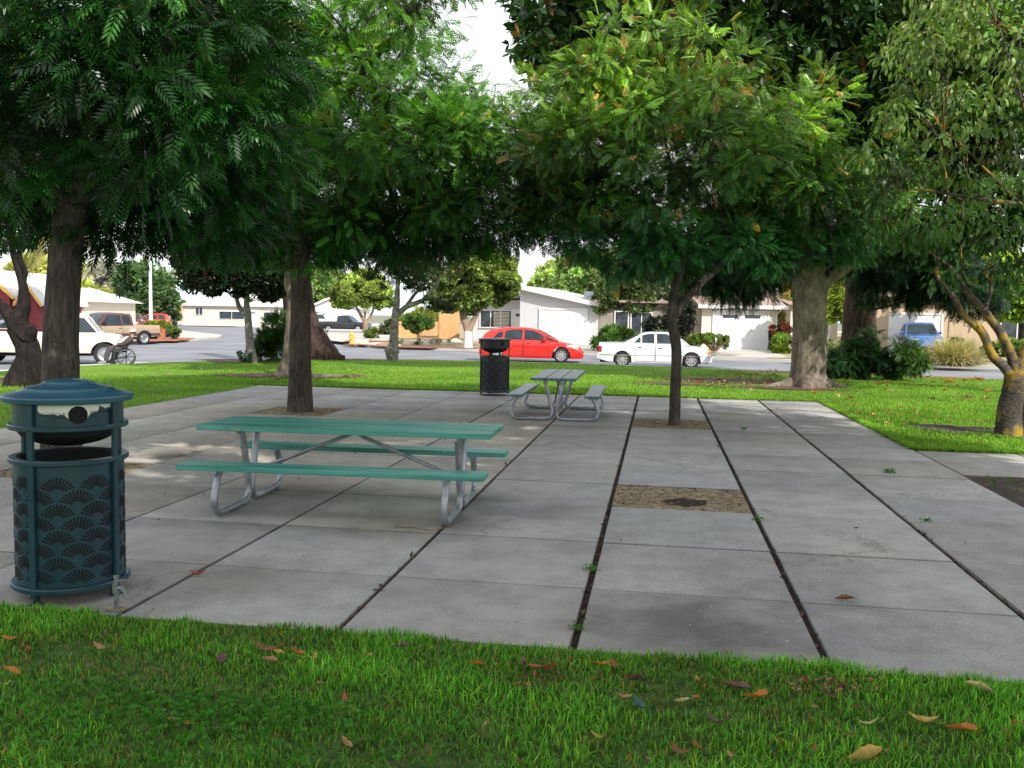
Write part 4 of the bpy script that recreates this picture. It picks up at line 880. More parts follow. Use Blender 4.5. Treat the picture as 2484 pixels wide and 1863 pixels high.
# fences, poles, street furniture
def board_fence(label, a, b, h, n, mt='fence_wood', rail=True):
    d = b-a; rz = math.atan2(d[1], d[0]); Lf = math.hypot(d[0], d[1]); t = thing('wooden_fence', label, 'fence', tuple(a), rz); mb = MB(); w_ = Lf/n
    for i in range(n): mb.box(((i+.5)*w_, 0, h/2+RNG.uniform(-.012, .012)), (w_*.965, .025, h))
    mb.build('board_panel', mt, t)
    for x in np.linspace(0, Lf, max(2, int(Lf/2.4)+1)): mb = MB(); mb.box((x, .06, h/2), (.1, .09, h+.05)); mb.build('post', mt, t)
    mb = MB(); mb.box((Lf/2, -.03, h*.86), (Lf, .03, .09)); mb.build('rail', mt, t)
board_fence('cedar board fence beside the long cream house', at(388, 779, 112), at(441, 779, 112), 2.1, 14)
board_fence('low orange-brown fence behind the knobby trunk', gl(968, 819), gl(1070, 819), 1.15, 24)
board_fence('tall cedar fence panel left of the grey house', gl(1066, 822), gl(1113, 822), 2.35, 10)
board_fence('reddish board fence beside the right corner of the grey house', gl(1454, 832), gl(1482, 832), 2.4, 8)
board_fence('weathered brown fence right of the tan house garage', gl(2318, 852)+np.array([0, -.6, 0]), gl(2390, 851)+np.array([0, -.6, 0]), 1.9, 12, 'fence_dark')
q = at(366, 779, 84); t = thing('lamp_post', 'tall pale lamp post standing by the low hedge across the street', 'lamp post', (q[0], q[1], -.17))
mb = MB(); mb.tube([(0, 0, 0), (0, 0, .4), (0, 0, 5.2), (0, 0, 9)], [.20, .17, .13, .1], 10); mb.build('pole', 'pole_grey', t, smooth=True)
mb = MB(); mb.tube([(0, 0, 8.9), (1.2, -.6, 9.3), (2.0, -1, 9.3)], .05, 8); mb.build('arm', 'pole_grey', t); mb = MB(); mb.box((2.3, -1.15, 9.28), (.7, .25, .14), rz=-.46); mb.build('lamp_head', 'pole_grey', t)
q = gr(853, 834, -.165); t = thing('fire_hydrant', 'yellow fire hydrant on the street corner left of the knobby trunk', 'hydrant', tuple(q), 0)
mb = MB(); mb.lathe([(.17, 0), (.17, .05), (.11, .07), (.11, .5), (.14, .52), (.14, .57), (.11, .62), (.06, .7), (.04, .71), (.04, .76), (.001, .76)], 16); mb.build('barrel', 'hydrant', t, smooth=True)
mb = MB(); mb.tube([(-.2, 0, .42), (.2, 0, .42)], .06, 10); mb.tube([(0, -.2, .38), (0, 0, .38)], .075, 10); mb.build('nozzle', 'hydrant', t)
def cart(label, p, rz, mt, h=1.05):
    t = thing('wheelie_bin', label, 'wheelie bin', tuple(p), rz); mb = MB(); rows = []
    for z, w_, d in ((.06, .5, .52), (.3, .53, .58), (h*.9, .62, .72), (h*.9, .66, .76), (h*.94, .66, .76)): rows.append([(-w_/2, -d/2, z), (w_/2, -d/2, z), (w_/2, d/2, z), (-w_/2, d/2, z)])
    mb.grid(rows, close=True); mb.f.append((3, 2, 1, 0)); mb.mi.append(0); mb.build('body', mt, t, bevel=.015)
    mb = MB(); mb.box((0, 0, h*.97), (.68, .8, .05)); mb.box((0, .02, h*1.0), (.5, .6, .03)); mb.build('lid', mt, t, bevel=.015)
    for sg in (-1, 1): mb = MB(); mb.lathe([(.001, -.03), (.12, -.03), (.13, 0), (.12, .03), (.001, .03)], 16, axis='y'); o = mb.build('wheel', 'rubber', t); o.location = (sg*.27, .27, .13); o.rotation_euler = (0, 0, PI/2)
q = gl(2295, 853); cart('dark green wheelie bin right of the blue pickup', q+np.array([0, -.8, 0]), -.3, 'bin_green', 1.15)
q = gl(1467, 832); cart('blue wheelie bin by the reddish fence beside the grey house', q+np.array([0, -.8, 0]), -.3, 'bin_blue', 1.2)
q = gl(1870, 849); cart('black wheelie bin at the right corner of the white garage', q+np.array([0, -.5, 0]), -.2, 'black', 1.1)
q = gl(2455, 862); t = thing('patio_umbrella', 'closed pale aqua patio umbrella on its pole at the right edge', 'umbrella', (q[0], q[1]-2.5, 0))
mb = MB(); mb.tube([(0, 0, 0), (0, 0, 2.3)], .025, 8); mb.build('pole', 'white_trim', t); mb = MB(); mb.tube([(0, 0, .95), (0, 0, 1.1), (0, 0, 1.6), (0, 0, 2.15), (0, 0, 2.25)], [.10, .15, .13, .06, .02], 10, jit=.25); mb.build('canopy', 'umbrella_cloth', t, smooth=True)
for i, (px, py, s) in enumerate([(988, 836, .42), (1043, 836, .5), (958, 838, .3), (1105, 829, .4), (868, 833, .38), (884, 831, .3)]):
    q = gl(px, py); mb = MB(); v = []; 
    bm_rows = [[(q[0]+s*math.cos(a)*math.sin(ph)*(1+.2*math.sin(3*a+i)), q[1]+s*.8*math.sin(a)*math.sin(ph), q[2]-.02+s*.62*math.cos(ph)*(1+.12*math.cos(2*a+i))) for a in np.linspace(0, 2*PI, 13)[:-1]] for ph in np.linspace(.05, PI/2, 6)]
    mb.grid(bm_rows, close=True); mb.f.append(tuple(range(12))); mb.mi.append(0); o = mb.build('garden_rock', 'rock', smooth=True)
    tag(o, ['pale garden rock left of the white-based tree', 'larger pale garden rock right beside the red mulch', 'small rock at the knobby trunk', 'pointed pale rock against the grey house wall', 'white rock beside the hydrant', 'small white rock right of the hydrant'][i], 'rock', 'garden rocks')
for i, (px, py, mt, lb) in enumerate([(393, 818, 'terracotta', 'terracotta pot with a small plant on the corner mulch'), (410, 817, 'bin_blue', 'blue glazed plant pot by the leafy shrub on the corner')]):
    q = gr(px, py, -.16); t = thing('plant_pot', lb, 'plant pot', tuple(q)); mb = MB(); mb.lathe([(.001, 0), (.22, 0), (.34, .5), (.37, .5), (.37, .58), (.3, .58), (.28, .5), (.001, .48)], 20); mb.build('pot', mt, t, smooth=True)
    foliage('plant', [(0, 0, .8, .35, .35, .3)], t, np.random.default_rng(50+i), tpl='small', mt='leaf_far', density=30, per=20, cr=.15, size=.14, col=(.1, .2, .05))
# ================================================================== PERSON IN WHEELCHAIR
q = gr(290, 887, -.165); wl = (q[0], q[1], -.166)
HEAD = math.radians(205)   # faces left and a little towards the lawn
t = WCH = thing('wheelchair', 'black wheelchair with large spoked wheels at the kerb beside the cream truck', 'wheelchair', wl, HEAD)
def wcwheel(nm, x, y, r, sp):
    e = bpy.data.objects.new(nm, None); COL.objects.link(e); e.parent = t; e.location = (x, y, r)
    mb = MB(); mb.lathe([(r-.045, -.02), (r, -.016), (r, .016), (r-.045, .02)], 36, axis='y', closed=True); mb.build('tyre', 'rubber', e, smooth=True)
    mb = MB()
    for i in range(sp): a = 2*PI*i/sp; mb.tube([(.02*math.cos(a), 0, .02*math.sin(a)), ((r-.02)*math.cos(a), 0, (r-.02)*math.sin(a))], .008, 4)
    mb.lathe([(.001, -.025), (.035, -.025), (.035, .025), (.001, .025)], 12, axis='y'); mb.build('spokes', 'black', e)
    if r > .2: mb = MB(); s_ = 1 if y > 0 else -1; mb.lathe([(r*.88+.01*math.cos(a), s_*.04+.01*math.sin(a)) for a in np.linspace(0, 2*PI, 7)[:-1]], 36, axis='y', closed=True); mb.build('push_rim', 'chrome', e)
for sg in (-1, 1): wcwheel('rear_wheel', -.22, sg*.29, .305, 8); wcwheel('caster', .22, sg*.24, .10, 5)
mb = MB(); mb.box((0, 0, .50), (.46, .44, .05)); mb.build('seat', 'black', t, bevel=.015)
mb = MB(); mb.box((-.26, 0, .74), (.04, .44, .46), ry=-.15); mb.build('backrest', 'black', t, bevel=.01)
mb = MB()
for sg in (-1, 1):
    mb.tube([(-.36, sg*.23, .95), (-.27, sg*.23, .92), (-.22, sg*.23, .48), (.22, sg*.23, .48), (.26, sg*.23, .22), (.42, sg*.2, .10)], .013, 6); mb.tube([(-.25, sg*.24, .72), (.14, sg*.24, .72), (.18, sg*.24, .68), (.2, sg*.24, .48)], .013, 6); mb.tube([(-.22, sg*.23, .48), (-.22, sg*.23, .30), (.22, sg*.23, .2), (.22, sg*.23, .48)], .012, 6)
mb.build('frame', 'black', t)
for sg in (-1, 1): mb = MB(); mb.box((-.05, sg*.245, .735), (.26, .05, .03)); mb.build('armrest', 'black', t, bevel=.008); mb = MB(); mb.box((.47, sg*.11, .09), (.16, .15, .015)); mb.build('footrest', 'black', t)
P0 = thing('person', 'person with light cap, white shirt and dark jacket slumped back in the wheelchair', 'person', wl, HEAD)
def skinned(name, verts, edges, rad, mt, parent, root=0, sub=2):
    me = bpy.data.meshes.new(name); me.from_pydata(verts, edges, []); o = bpy.data.objects.new(name, me); COL.objects.link(o); o.parent = parent
    sk = o.modifiers.new('skin', 'SKIN'); sk.use_smooth_shade = True
    for i, r in enumerate(rad): d = me.skin_vertices[0].data[i]; d.radius = (r, r) if not isinstance(r, tuple) else r; d.use_root = (i == root)
    ss = o.modifiers.new('sub', 'SUBSURF'); ss.levels = sub; ss.render_levels = sub; me.materials.append(M[mt]); return o
HIP = (-.12, 0, .60)
bv = [HIP, (-.20, 0, .80), (-.30, 0, 1.03), (-.33, 0, 1.12), (-.32, 0, 1.19), (-.30, 0, 1.29), (-.27, 0, 1.37)]; be = [(0, 1), (1, 2), (2, 3), (3, 4), (4, 5), (5, 6)]; br = [(.14, .12), (.135, .11), (.15, .10), .06, .055, (.078, .09), (.07, .075)]
def chain(start, pts, rs):
    prev = start
    for p_, r_ in zip(pts, rs): bv.append(p_); br.append(r_); be.append((prev, len(bv)-1)); prev = len(bv)-1
    return prev
for sg in (-1, 1):
    w_ = chain(2, [(-.29, sg*.19, 1.03), (-.14, sg*.25, .83), (.08, sg*.09, .72), (.14, sg*.05, .70)], [.06, .045, .032, .034])
    for fi, (dy, ln) in enumerate([(-.028, .07), (-.010, .08), (.009, .077), (.027, .06)]):
        chain(w_, [(.17, sg*.05+dy, .705-.004*fi), (.17+ln*.55, sg*.05+dy*1.1, .69), (.17+ln*.9, sg*.05+dy*1.1, .668)], [.011, .009, .008])
    chain(w_, [(.15, sg*.05+.04*sg*-1, .715), (.19, sg*.05+.055*sg*-1, .705)], [.011, .009])
    chain(0, [(.02, sg*.10, .60), (.34, sg*.12, .59), (.40, sg*.115, .36), (.46, sg*.11, .15), (.56, sg*.11, .12)], [.09, .068, .055, .04, .035])
body = skinned('body', bv, be, br, 'skin', P0, 0)
skinned('shirt', [(-.10, 0, .66), (-.17, 0, .82), (-.26, 0, 1.02), (-.30, 0, 1.10)], [(0, 1), (1, 2), (2, 3)], [(.17, .175), (.17, .17), (.165, .15), (.08, .075)], 'cloth_white', body)
for sg in (-1, 1):
    skinned('jacket_side' if False else 'jacket', [(-.14, sg*.12, .64), (-.22, sg*.135, .84), (-.32, sg*.11, 1.06), (-.30, sg*.20, 1.03), (-.15, sg*.26, .82), (.05, sg*.11, .725)], [(0, 1), (1, 2), (2, 3), (3, 4), (4, 5)], [.13, .135, .11, .11, .09, .06], 'cloth_jacket', body, 1)
    skinned('trouser_leg', [(-.12, sg*.07, .60), (.05, sg*.10, .60), (.33, sg*.12, .595), (.39, sg*.115, .40), (.45, sg*.11, .17)], [(0, 1), (1, 2), (2, 3), (3, 4)], [.15, .13, .11, .10, .085], 'cloth_trouser', body)
    mb = MB(); rows = [[(.42+x, sg*.11+w_*math.cos(a), .10+max(0, h*math.sin(a))) for a in np.linspace(0, PI, 9)] for x, w_, h in ((0, .01, .02), (.01, .042, .10), (.08, .045, .09), (.18, .05, .055), (.25, .042, .045), (.28, .01, .02))]; mb.grid(rows); mb.build('shoe', 'shoe', body, smooth=True)
mb = MB(); mb.lathe([(.112, 1.345), (.11, 1.375), (.098, 1.42), (.06, 1.455), (.001, 1.465)], 20, c=(-.285, 0, 0)); mb.add([(-.20, -.085, 1.35), (-.20, .085, 1.35), (-.08, .055, 1.335), (-.08, -.055, 1.335)], [(0, 1, 2, 3)]); mb.build('cap', 'cloth_white', body, smooth=True)
mb = MB(); mb.box((-.215, 0, 1.285), (.03, .026, .04)); mb.build('nose', 'skin', body, bevel=.01)
for sg in (-1, 1): mb = MB(); mb.box((-.29, sg*.088, 1.29), (.035, .018, .06)); mb.build('ear', 'skin', body, bevel=.008); mb = MB(); mb.box((-.212, sg*.032, 1.31), (.012, .022, .010)); mb.build('eye', 'black', body)
mb = MB(); mb.box((-.216, 0, 1.243), (.012, .045, .010)); mb.build('mouth', 'terracotta', body)
mb = MB(); mb.lathe([(.098, 1.26), (.105, 1.30), (.102, 1.345)], 12, c=(-.305, 0, 0)); mb.build('hair', 'cloth_jacket', body)
for _o in [c for c in P0.children_recursive if c.type == 'MESH']:
    for _v in _o.data.vertices:
        if _v.co.z > .62: _v.co.x += .06-(_v.co.z-.62)*.30; _v.co.z = .62+(_v.co.z-.62)*.80
for _r in (P0, WCH): _r.scale = (.92, .92, .92)
# ================================================================== TREES
def A(px, py, Y, r): return (at(px, py, Y), r)
def E(px, py, Y, rx, ry, rz, k=1.): return (*at(px, py, Y), rx, ry, rz, k)
def flare(px, py, Y, r, top=.35):
    b = at(px, py, Y); return [(b+np.array([0, 0, -.12]), r*1.55), (b+np.array([0, 0, .02]), r*1.32), (b+np.array([0, 0, top]), r*1.04)]
def pist(dark, lit, z0, z1, red=0.):
    def f(P, rng):
        return None
    return f
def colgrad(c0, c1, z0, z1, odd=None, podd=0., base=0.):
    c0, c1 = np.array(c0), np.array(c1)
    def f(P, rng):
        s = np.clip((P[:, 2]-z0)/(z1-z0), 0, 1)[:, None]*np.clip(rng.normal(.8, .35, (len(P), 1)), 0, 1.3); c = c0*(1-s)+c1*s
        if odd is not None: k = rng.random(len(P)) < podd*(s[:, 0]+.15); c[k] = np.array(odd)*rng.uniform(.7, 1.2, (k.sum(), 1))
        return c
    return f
PIST = dict(tpl='pinnate', mt='leaf_gloss', droop=.18, upj=.55, painted_glint=.13)
# T1 thick left plaza tree
Y1 = 9.2; tz = at(150, 1115, Y1); tz[2] = 0
tree('tall plaza tree with thick grey-brown trunk behind the teal bin, dark crown at upper left', tz,
     [[(tz+np.array([0, 0, -.1]), .235), (tz+np.array([0, 0, .05]), .205), A(147, 950, Y1, .185), A(150, 760, Y1, .165), A(165, 570, Y1, .155), A(180, 500, Y1, .16)],
      [A(180, 505, Y1, .13), A(215, 430, Y1, .12), A(275, 350, Y1-.1, .105), A(330, 200, Y1-.5, .08), A(380, 0, Y1-1, .05)],
      [A(175, 505, Y1, .12), A(120, 430, Y1+.2, .10), A(60, 300, Y1+.1, .08), A(-40, 100, Y1, .05)],
      [A(178, 490, Y1, .1), A(190, 400, Y1+.4, .09), A(200, 200, Y1+.8, .07), A(220, -50, Y1+.8, .04)],
      [A(240, 400, Y1, .07), A(330, 420, Y1+.3, .05), A(450, 380, Y1+.6, .03)]],
     [E(160, 80, 9.4, 2.35, 2.5, 1.65), E(230, 130, 7.4, 1.25, 1.1, 1.0, 1.2), E(430, 340, 9.6, .95, 1.2, .72, 1.3), E(300, 505, 9.9, .62, .7, .40, 1.2), E(-10, 350, 9.7, 1.1, 1.3, .75, 1.1), E(500, 80, 8.8, .9, .9, 1.1), E(40, 180, 7.6, .9, .8, .8, 1.1), E(560, 500, 10.4, .8, .8, .5, 1.), E(180, 400, 10.8, 1.2, .8, .55), E(430, 490, 10.2, .8, .7, .42, 1.2)],
     'bark_brown', 'plaza_tree', 'plaza shade trees', 11, .55, .013, 14, density=23, per=50, cr=.45, size=.25, var=.55, colfn=colgrad((.014, .07, .014), (.06, .22, .03), 2.5, 5.2, (.30, .34, .03), .006), **PIST)  # leaf colour painted from shaded underside to lit top
# T2 centre-left
Y2 = 15.1; tz = gr(728, 996)
tree('plaza tree with straight brown trunk in a square pit left of centre, wide green crown', tz,
     [[(tz+np.array([0, 0, -.1]), .24), (tz+np.array([0, 0, .04]), .215), A(728, 900, Y2, .185), A(729, 780, Y2, .168), A(730, 640, Y2, .16), A(728, 590, Y2, .155)],
      [A(728, 600, Y2, .12), A(690, 540, Y2-.1, .1), A(640, 440, Y2-.2, .07), A(580, 300, Y2-.4, .04)], [A(730, 600, Y2, .12), A(750, 480, Y2, .1), A(800, 300, Y2, .07), A(840, 100, Y2, .04)],
      [A(733, 595, Y2, .1), A(820, 520, Y2+.2, .08), A(950, 430, Y2, .06), A(1100, 400, Y2-.3, .03)], [A(800, 300, Y2, .06), A(900, 150, Y2-.7, .05), A(1010, 50, Y2-1.2, .03)]],
     [E(870, 340, 15.1, 1.95, 2.4, 1.95), E(650, 320, 14.9, 1.6, 1.8, 1.9), E(1110, 425, 14.6, 1.15, 1.5, 1.02, 1.15), E(900, -60, 13.6, 1.55, 1.2, .8, .9), E(1010, 25, 13.2, .55, .5, .28, .6), E(1200, 560, 14.4, .35, .5, .25, 1.1), E(840, 560, 15.3, 1.1, 1.2, .45, 1.1), E(1230, 470, 14.3, .42, .6, .65, 1.), E(590, 540, 14.8, .9, 1.2, .55, 1.1), E(1020, 560, 14.8, .75, .9, .4, 1.1), E(1150, 300, 14.9, .65, .8, .6, .9), E(1080, 230, 15.2, .45, .5, .3, .8)],
     'bark_brown', 'plaza_tree', 'plaza shade trees', 12, .4, .016, 14, density=25, per=58, cr=.48, size=.23, var=.5, colfn=colgrad((.020, .098, .020), (.15, .35, .04), 2.7, 5.4, (.36, .40, .05), .03), **PIST)  # darker below and brighter above, light and shade put into leaf colour
# T7 right plaza tree
Y7 = 13.95; tz = gr(1636, 1030)
tree('slender forked plaza tree in front of the white sedan, its yellow-green crown tipped with red', tz,
     [[(tz+np.array([0, 0, -.08]), .105), (tz+np.array([0, 0, .03]), .095), A(1638, 950, Y7, .083), A(1641, 850, Y7, .078), A(1630, 770, Y7, .085), A(1638, 700, Y7, .07), A(1643, 640, Y7, .06), A(1600, 520, Y7, .04), A(1500, 380, Y7, .025)],
      [A(1637, 765, Y7, .07), A(1672, 715, Y7, .062), A(1725, 665, Y7+.1, .055), A(1840, 560, Y7+.3, .04), A(1950, 430, Y7+.3, .02)], [A(1640, 700, Y7, .05), A(1665, 600, Y7-.2, .04), A(1700, 400, Y7-.2, .03), A(1740, 180, Y7-.2, .015)],
      [A(1668, 690, Y7, .035), A(1655, 640, Y7+.1, .03), A(1640, 500, Y7+.3, .02), A(1600, 250, Y7+.3, .012)]],
     [E(1640, 400, 14.2, 2.1, 2.0, 1.3), E(1500, 120, 13.8, .22, .25, .5, 1.5), E(1600, 100, 13.7, .2, .25, .5, 1.5), E(1395, 190, 13.9, .25, .3, .4, 1.3), E(1660, 130, 13.8, .2, .2, .45, 1.4), E(1820, 190, 14, .22, .3, .4, 1.3), E(2010, 250, 14.2, .3, .3, .4, 1.2), E(1400, 400, 14.0, .85, 1.1, 1.05), E(1950, 440, 14.3, 1.15, 1.4, 1.0), E(1570, 170, 13.8, .5, .6, .55, .9), E(1450, 190, 14, .38, .5, .65, .8), E(1720, 175, 13.8, .42, .5, .55, .9), E(1370, 560, 13.9, .4, .6, .42, 1.1), E(1840, 260, 14, .7, .7, .5, .8), E(1330, 300, 14.2, .4, .6, .7, .9), E(1560, 590, 14, .95, 1.2, .38, 1.1), E(1800, 600, 14.3, 1.0, 1.2, .35, 1.1), E(1480, 600, 13.8, .5, .6, .28, 1.), E(1290, 380, 14.3, .45, .6, .75, .9), E(1900, 330, 14.2, .8, .9, .8), E(2080, 500, 14.5, .6, .8, .7), E(1450, 290, 13.8, .6, .7, .6), E(1420, 500, 14.6, .9, 1.0, .6, 1.2), E(1330, 470, 14.4, .5, .7, .6, 1.1), E(1700, 520, 14.8, 1.6, 1.2, .6, 1.1), E(1900, 560, 14.8, 1.1, 1.0, .5, 1.1)],
     'bark_brown', 'plaza_tree', 'plaza shade trees', 13, .4, .012, 12, density=27, per=56, cr=.40, size=.205, var=.6, colfn=colgrad((.024, .11, .028), (.25, .44, .065), 2.8, 5.2, (.50, .27, .08), .07), **PIST)  # autumn-tinted top; darker foot paints the shade under the crown
# far left gnarled tree
Y0 = 19.0
tree('dark gnarled leaning tree with burls and several upright stems at the left edge', gr(45, 936),
     [[A(40, 960, Y0, 0.360), A(48, 930, Y0, 0.317), A(70, 870, Y0, 0.245), A(62, 830, Y0, 0.238), A(45, 800, Y0, 0.216), A(48, 770, Y0, 0.173), A(58, 740, Y0, 0.137), A(55, 690, Y0, 0.086), A(40, 640, Y0, 0.068), A(28, 590, Y0, 0.065), A(35, 540, Y0, 0.058), A(50, 400, Y0, 0.036)],
      [A(40, 795, Y0, 0.173), A(15, 755, Y0, 0.122), A(-15, 725, Y0, 0.094), A(-60, 690, Y0, 0.072)], [A(60, 730, Y0, 0.072), A(58, 680, Y0, 0.054), A(62, 660, Y0, 0.050), A(50, 630, Y0, 0.047), A(46, 580, Y0, 0.045), A(60, 555, Y0, 0.040), A(110, 520, Y0, 0.029)],
      [A(70, 850, Y0, 0.216), A(88, 880, Y0-.1, 0.158), A(80, 930, Y0, 0.187)], [A(64, 812, Y0-.1, 0.216), A(76, 798, Y0-.15, 0.144), A(84, 792, Y0-.15, 0.058)]],
     [E(20, 440, 19, 1.3, 1.5, .7), E(110, 500, 18.6, .5, .8, .4), E(-40, 600, 19, .4, .6, .5, .8)], 'bark_dark', 'gnarled_tree', None, 14, .5, .015, 14, .10, tpl='small', mt='leaf_gloss', density=45, per=36, cr=.32, size=.13, col=(.02, .06, .018))
# pale trunk just behind T2
YB = 23.0
tree('grey trunk with spreading surface roots directly behind the left-of-centre plaza tree', gr(694, 914),
     [[A(690, 925, YB, .34), A(692, 905, YB, .25), A(702, 870, YB, .19), A(708, 800, YB, .17), A(712, 720, YB, .16), A(705, 680, YB, .17), A(715, 600, YB, .12), A(720, 500, YB, .08)], [A(690, 905, YB, .14), A(672, 910, YB-.2, .08), A(640, 918, YB-.3, .03)], [A(700, 908, YB, .14), A(760, 912, YB-.3, .07), A(850, 913, YB-.4, .025)], [A(696, 906, YB, .12), A(680, 915, YB-.9, .05), A(660, 922, YB-1.3, .02)]],
     [E(700, 460, 22.5, 2.4, 2, 1.5)], 'bark_pale', 'park_tree', None, 15, .3, .02, 12, tpl='small', mt='leaf_gloss', density=10, per=60, cr=.6, size=.2, col=(.02, .06, .022))
# massive redwood behind
YC = 32.0
tree('massive dark redwood trunk with wide flared base behind the left-of-centre plaza trunk', gr(760, 868),
     [[A(765, 885, YC, 1.02), A(762, 868, YC, .92), A(752, 835, YC, .70), A(735, 790, YC, .58), A(722, 720, YC, .52), A(716, 600, YC, .46), A(712, 300, YC, .38)], [A(775, 862, YC, .35), A(800, 866, YC-.3, .2), A(835, 868, YC-.5, .08)], [A(735, 862, YC, .3), A(700, 868, YC-.3, .12)]],
     [E(740, 560, 31, 2.8, 2, 1.0), E(900, 560, 31, 2.0, 1.5, .8, .7)], 'bark_red', 'redwood_tree', 'redwood trees', 16, .3, .03, 16, .1, tpl='spray', mt='leaf', density=4, per=26, cr=.6, size=.5, col=(.014, .045, .016), droop=.9)
# grey forked small tree, dark reddish crown
Y3 = 28.6
tree('small pale grey forked tree with dark purplish-green crown, left of the conical bush', gr(612, 882),
     [[A(612, 890, Y3, .22), A(611, 878, Y3, .175), A(606, 830, Y3, .13), A(602, 780, Y3, .115), A(601, 762, Y3, .115), A(598, 735, Y3, .09), A(600, 700, Y3, .08), A(596, 640, Y3, .05)], [A(598, 765, Y3, .09), A(582, 748, Y3, .075), A(574, 725, Y3, .065), A(565, 690, Y3, .05), A(535, 650, Y3, .03)], [A(572, 715, Y3, .04), A(540, 706, Y3, .03), A(500, 712, Y3, .015)]],
     [E(560, 650, 28.5, 1.5, 1.4, .72), E(480, 640, 28.5, .65, .8, .75), E(640, 640, 28.4, .9, 1, .9), E(560, 590, 28.5, 1.6, 1.2, .6), E(505, 690, 28.5, .55, .6, .22, .8), E(660, 710, 28.4, .4, .5, .35, .7)],
     'bark_grey', 'forked_tree', None, 17, .7, .014, 12, .05, tpl='small', mt='leaf_gloss', density=42, per=40, cr=.3, size=.15, colfn=colgrad((.022, .045, .022), (.03, .055, .03), 2, 5, (.10, .03, .028), .25), var=.45)
# knobby light trunk
Y4 = 31.5
tree('knobby lichen-pale trunk with a burl at its foot and sparse olive crown near the street', gr(955, 878),
     [[A(953, 885, Y4, .26), A(953, 872, Y4, .20), A(951, 860, Y4, .22), A(952, 848, Y4, .255), A(955, 836, Y4, .17), A(957, 800, Y4, .135), A(958, 775, Y4, .13), A(960, 755, Y4, .13), A(963, 730, Y4, .10), A(965, 690, Y4, .075), A(970, 640, Y4, .05)],
      [A(958, 768, Y4, .11), A(985, 745, Y4, .095), A(1010, 735, Y4, .085), A(1030, 725, Y4, .075), A(1045, 705, Y4, .06), A(1062, 685, Y4, .05), A(1070, 650, Y4, .03)], [A(985, 744, Y4, .07), A(1005, 715, Y4, .055), A(1030, 690, Y4, .045), A(1052, 665, Y4, .03)], [A(940, 852, Y4-.15, .13), A(945, 846, Y4-.22, .10), A(955, 850, Y4-.22, .04)]],
     [E(960, 660, 31.5, 1.0, 1, .8, .6), E(1050, 650, 31.5, 1.1, 1, .75, .7), E(1080, 720, 31.5, .5, .6, .4, .5)], 'bark_knobby', 'knobby_tree', None, 18, .7, .014, 12, .14, tpl='olive', mt='leaf', density=30, per=30, cr=.3, size=.17, colfn=colgrad((.06, .085, .03), (.10, .12, .04), 2, 5, (.17, .09, .04), .25), var=.4)
# big pale magnolia trunk right
Y8 = 22.4; tz = gr(1962, 934)
def rot_paths(px): return px
tree('tree with very thick pale trunk and flared roots right of the sedan, big glossy leaves', tz,
     [[A(1960, 950, Y8, .62), A(1960, 932, Y8, .53), A(1960, 905, Y8, .43), A(1963, 860, Y8, .42), A(1963, 800, Y8, .40), A(1964, 740, Y8, .40), A(1964, 690, Y8, .43), A(1962, 640, Y8, .40), A(1950, 560, Y8, .30), A(1920, 400, Y8, .22), A(1880, 200, Y8, .15)],
      [A(1975, 705, Y8, .30), A(2005, 672, Y8, .22), A(2045, 650, Y8, .19), A(2110, 600, Y8, .15), A(2200, 450, Y8, .1)], [A(1962, 660, Y8, .28), A(1990, 560, Y8, .22), A(2040, 380, Y8, .16), A(2090, 180, Y8, .1), A(2110, 0, Y8, .06)], [A(1925, 930, Y8, .2), A(1890, 938, Y8-.2, .13), A(1840, 944, Y8-.3, .05)], [A(1990, 932, Y8-.1, .22), A(2030, 938, Y8-.2, .10), A(2060, 942, Y8-.3, .03)], [A(1960, 936, Y8-.4, .26), A(1955, 946, Y8-.8, .12)], [A(1920, 400, Y8, .12), A(1800, 250, Y8-.3, .09), A(1650, 90, Y8-.5, .05)], [A(1890, 230, Y8, .08), A(1750, 60, Y8, .06)]],
     [E(1700, 40, 22.3, 4.3, 3.2, 2.7), E(2120, 180, 22.3, 3.0, 3, 2.6), E(1440, 110, 22, 1.5, 1.8, 1.4, .7), E(1340, 250, 22, .7, .8, .6, .6), E(2020, 590, 22.9, 2.0, 1.8, .55, 1.2), E(1850, 560, 23, 1.4, 1.5, .6, 1.1), E(2000, 400, 22.5, 2.5, 2.2, 1.4)],
     'bark_pale', 'magnolia_tree', None, 19, .55, .022, 18, .035, tpl='magnolia', mt='leaf_gloss', density=15, per=36, cr=.6, size=.30, colfn=colgrad((.014, .05, .016), (.055, .125, .03), 3, 8, (.24, .12, .035), .055), var=.4, inner=.3)
# redwood right
Y9 = 31.2
tree('dark reddish redwood trunk behind the large pale trunk, drooping dark sprays', gr(2080, 905),
     [[A(2080, 925, Y9, 1.0), A(2080, 900, Y9, .80), A(2083, 840, Y9, .60), A(2085, 760, Y9, .53), A(2088, 660, Y9, .50), A(2090, 500, Y9, .45), A(2095, 200, Y9, .38)]],
     [E(2180, 640, 28, 2.0, 1.6, .95, 1.1), E(2290, 680, 27.5, 1.2, 1.2, .75, 1.1), E(2060, 620, 28, 1.6, 1.4, .6), E(2380, 700, 27, .8, .8, .6, .7), E(2300, 540, 25.5, 1.2, 1.2, .8), E(1800, 665, 24, .75, .8, .42, 1.5), E(1740, 655, 24, .7, .8, .34, 1.4), E(1870, 640, 24.5, 1.0, .9, .5, 1.4), E(1650, 640, 24, .8, .8, .3, 1.2)], 'bark_red', 'redwood_tree', 'redwood trees', 20, .35, .03, 18, .06, tpl='spray', mt='leaf', density=18, per=30, cr=.5, size=.42, col=(.014, .05, .02), droop=1.0, var=.4)
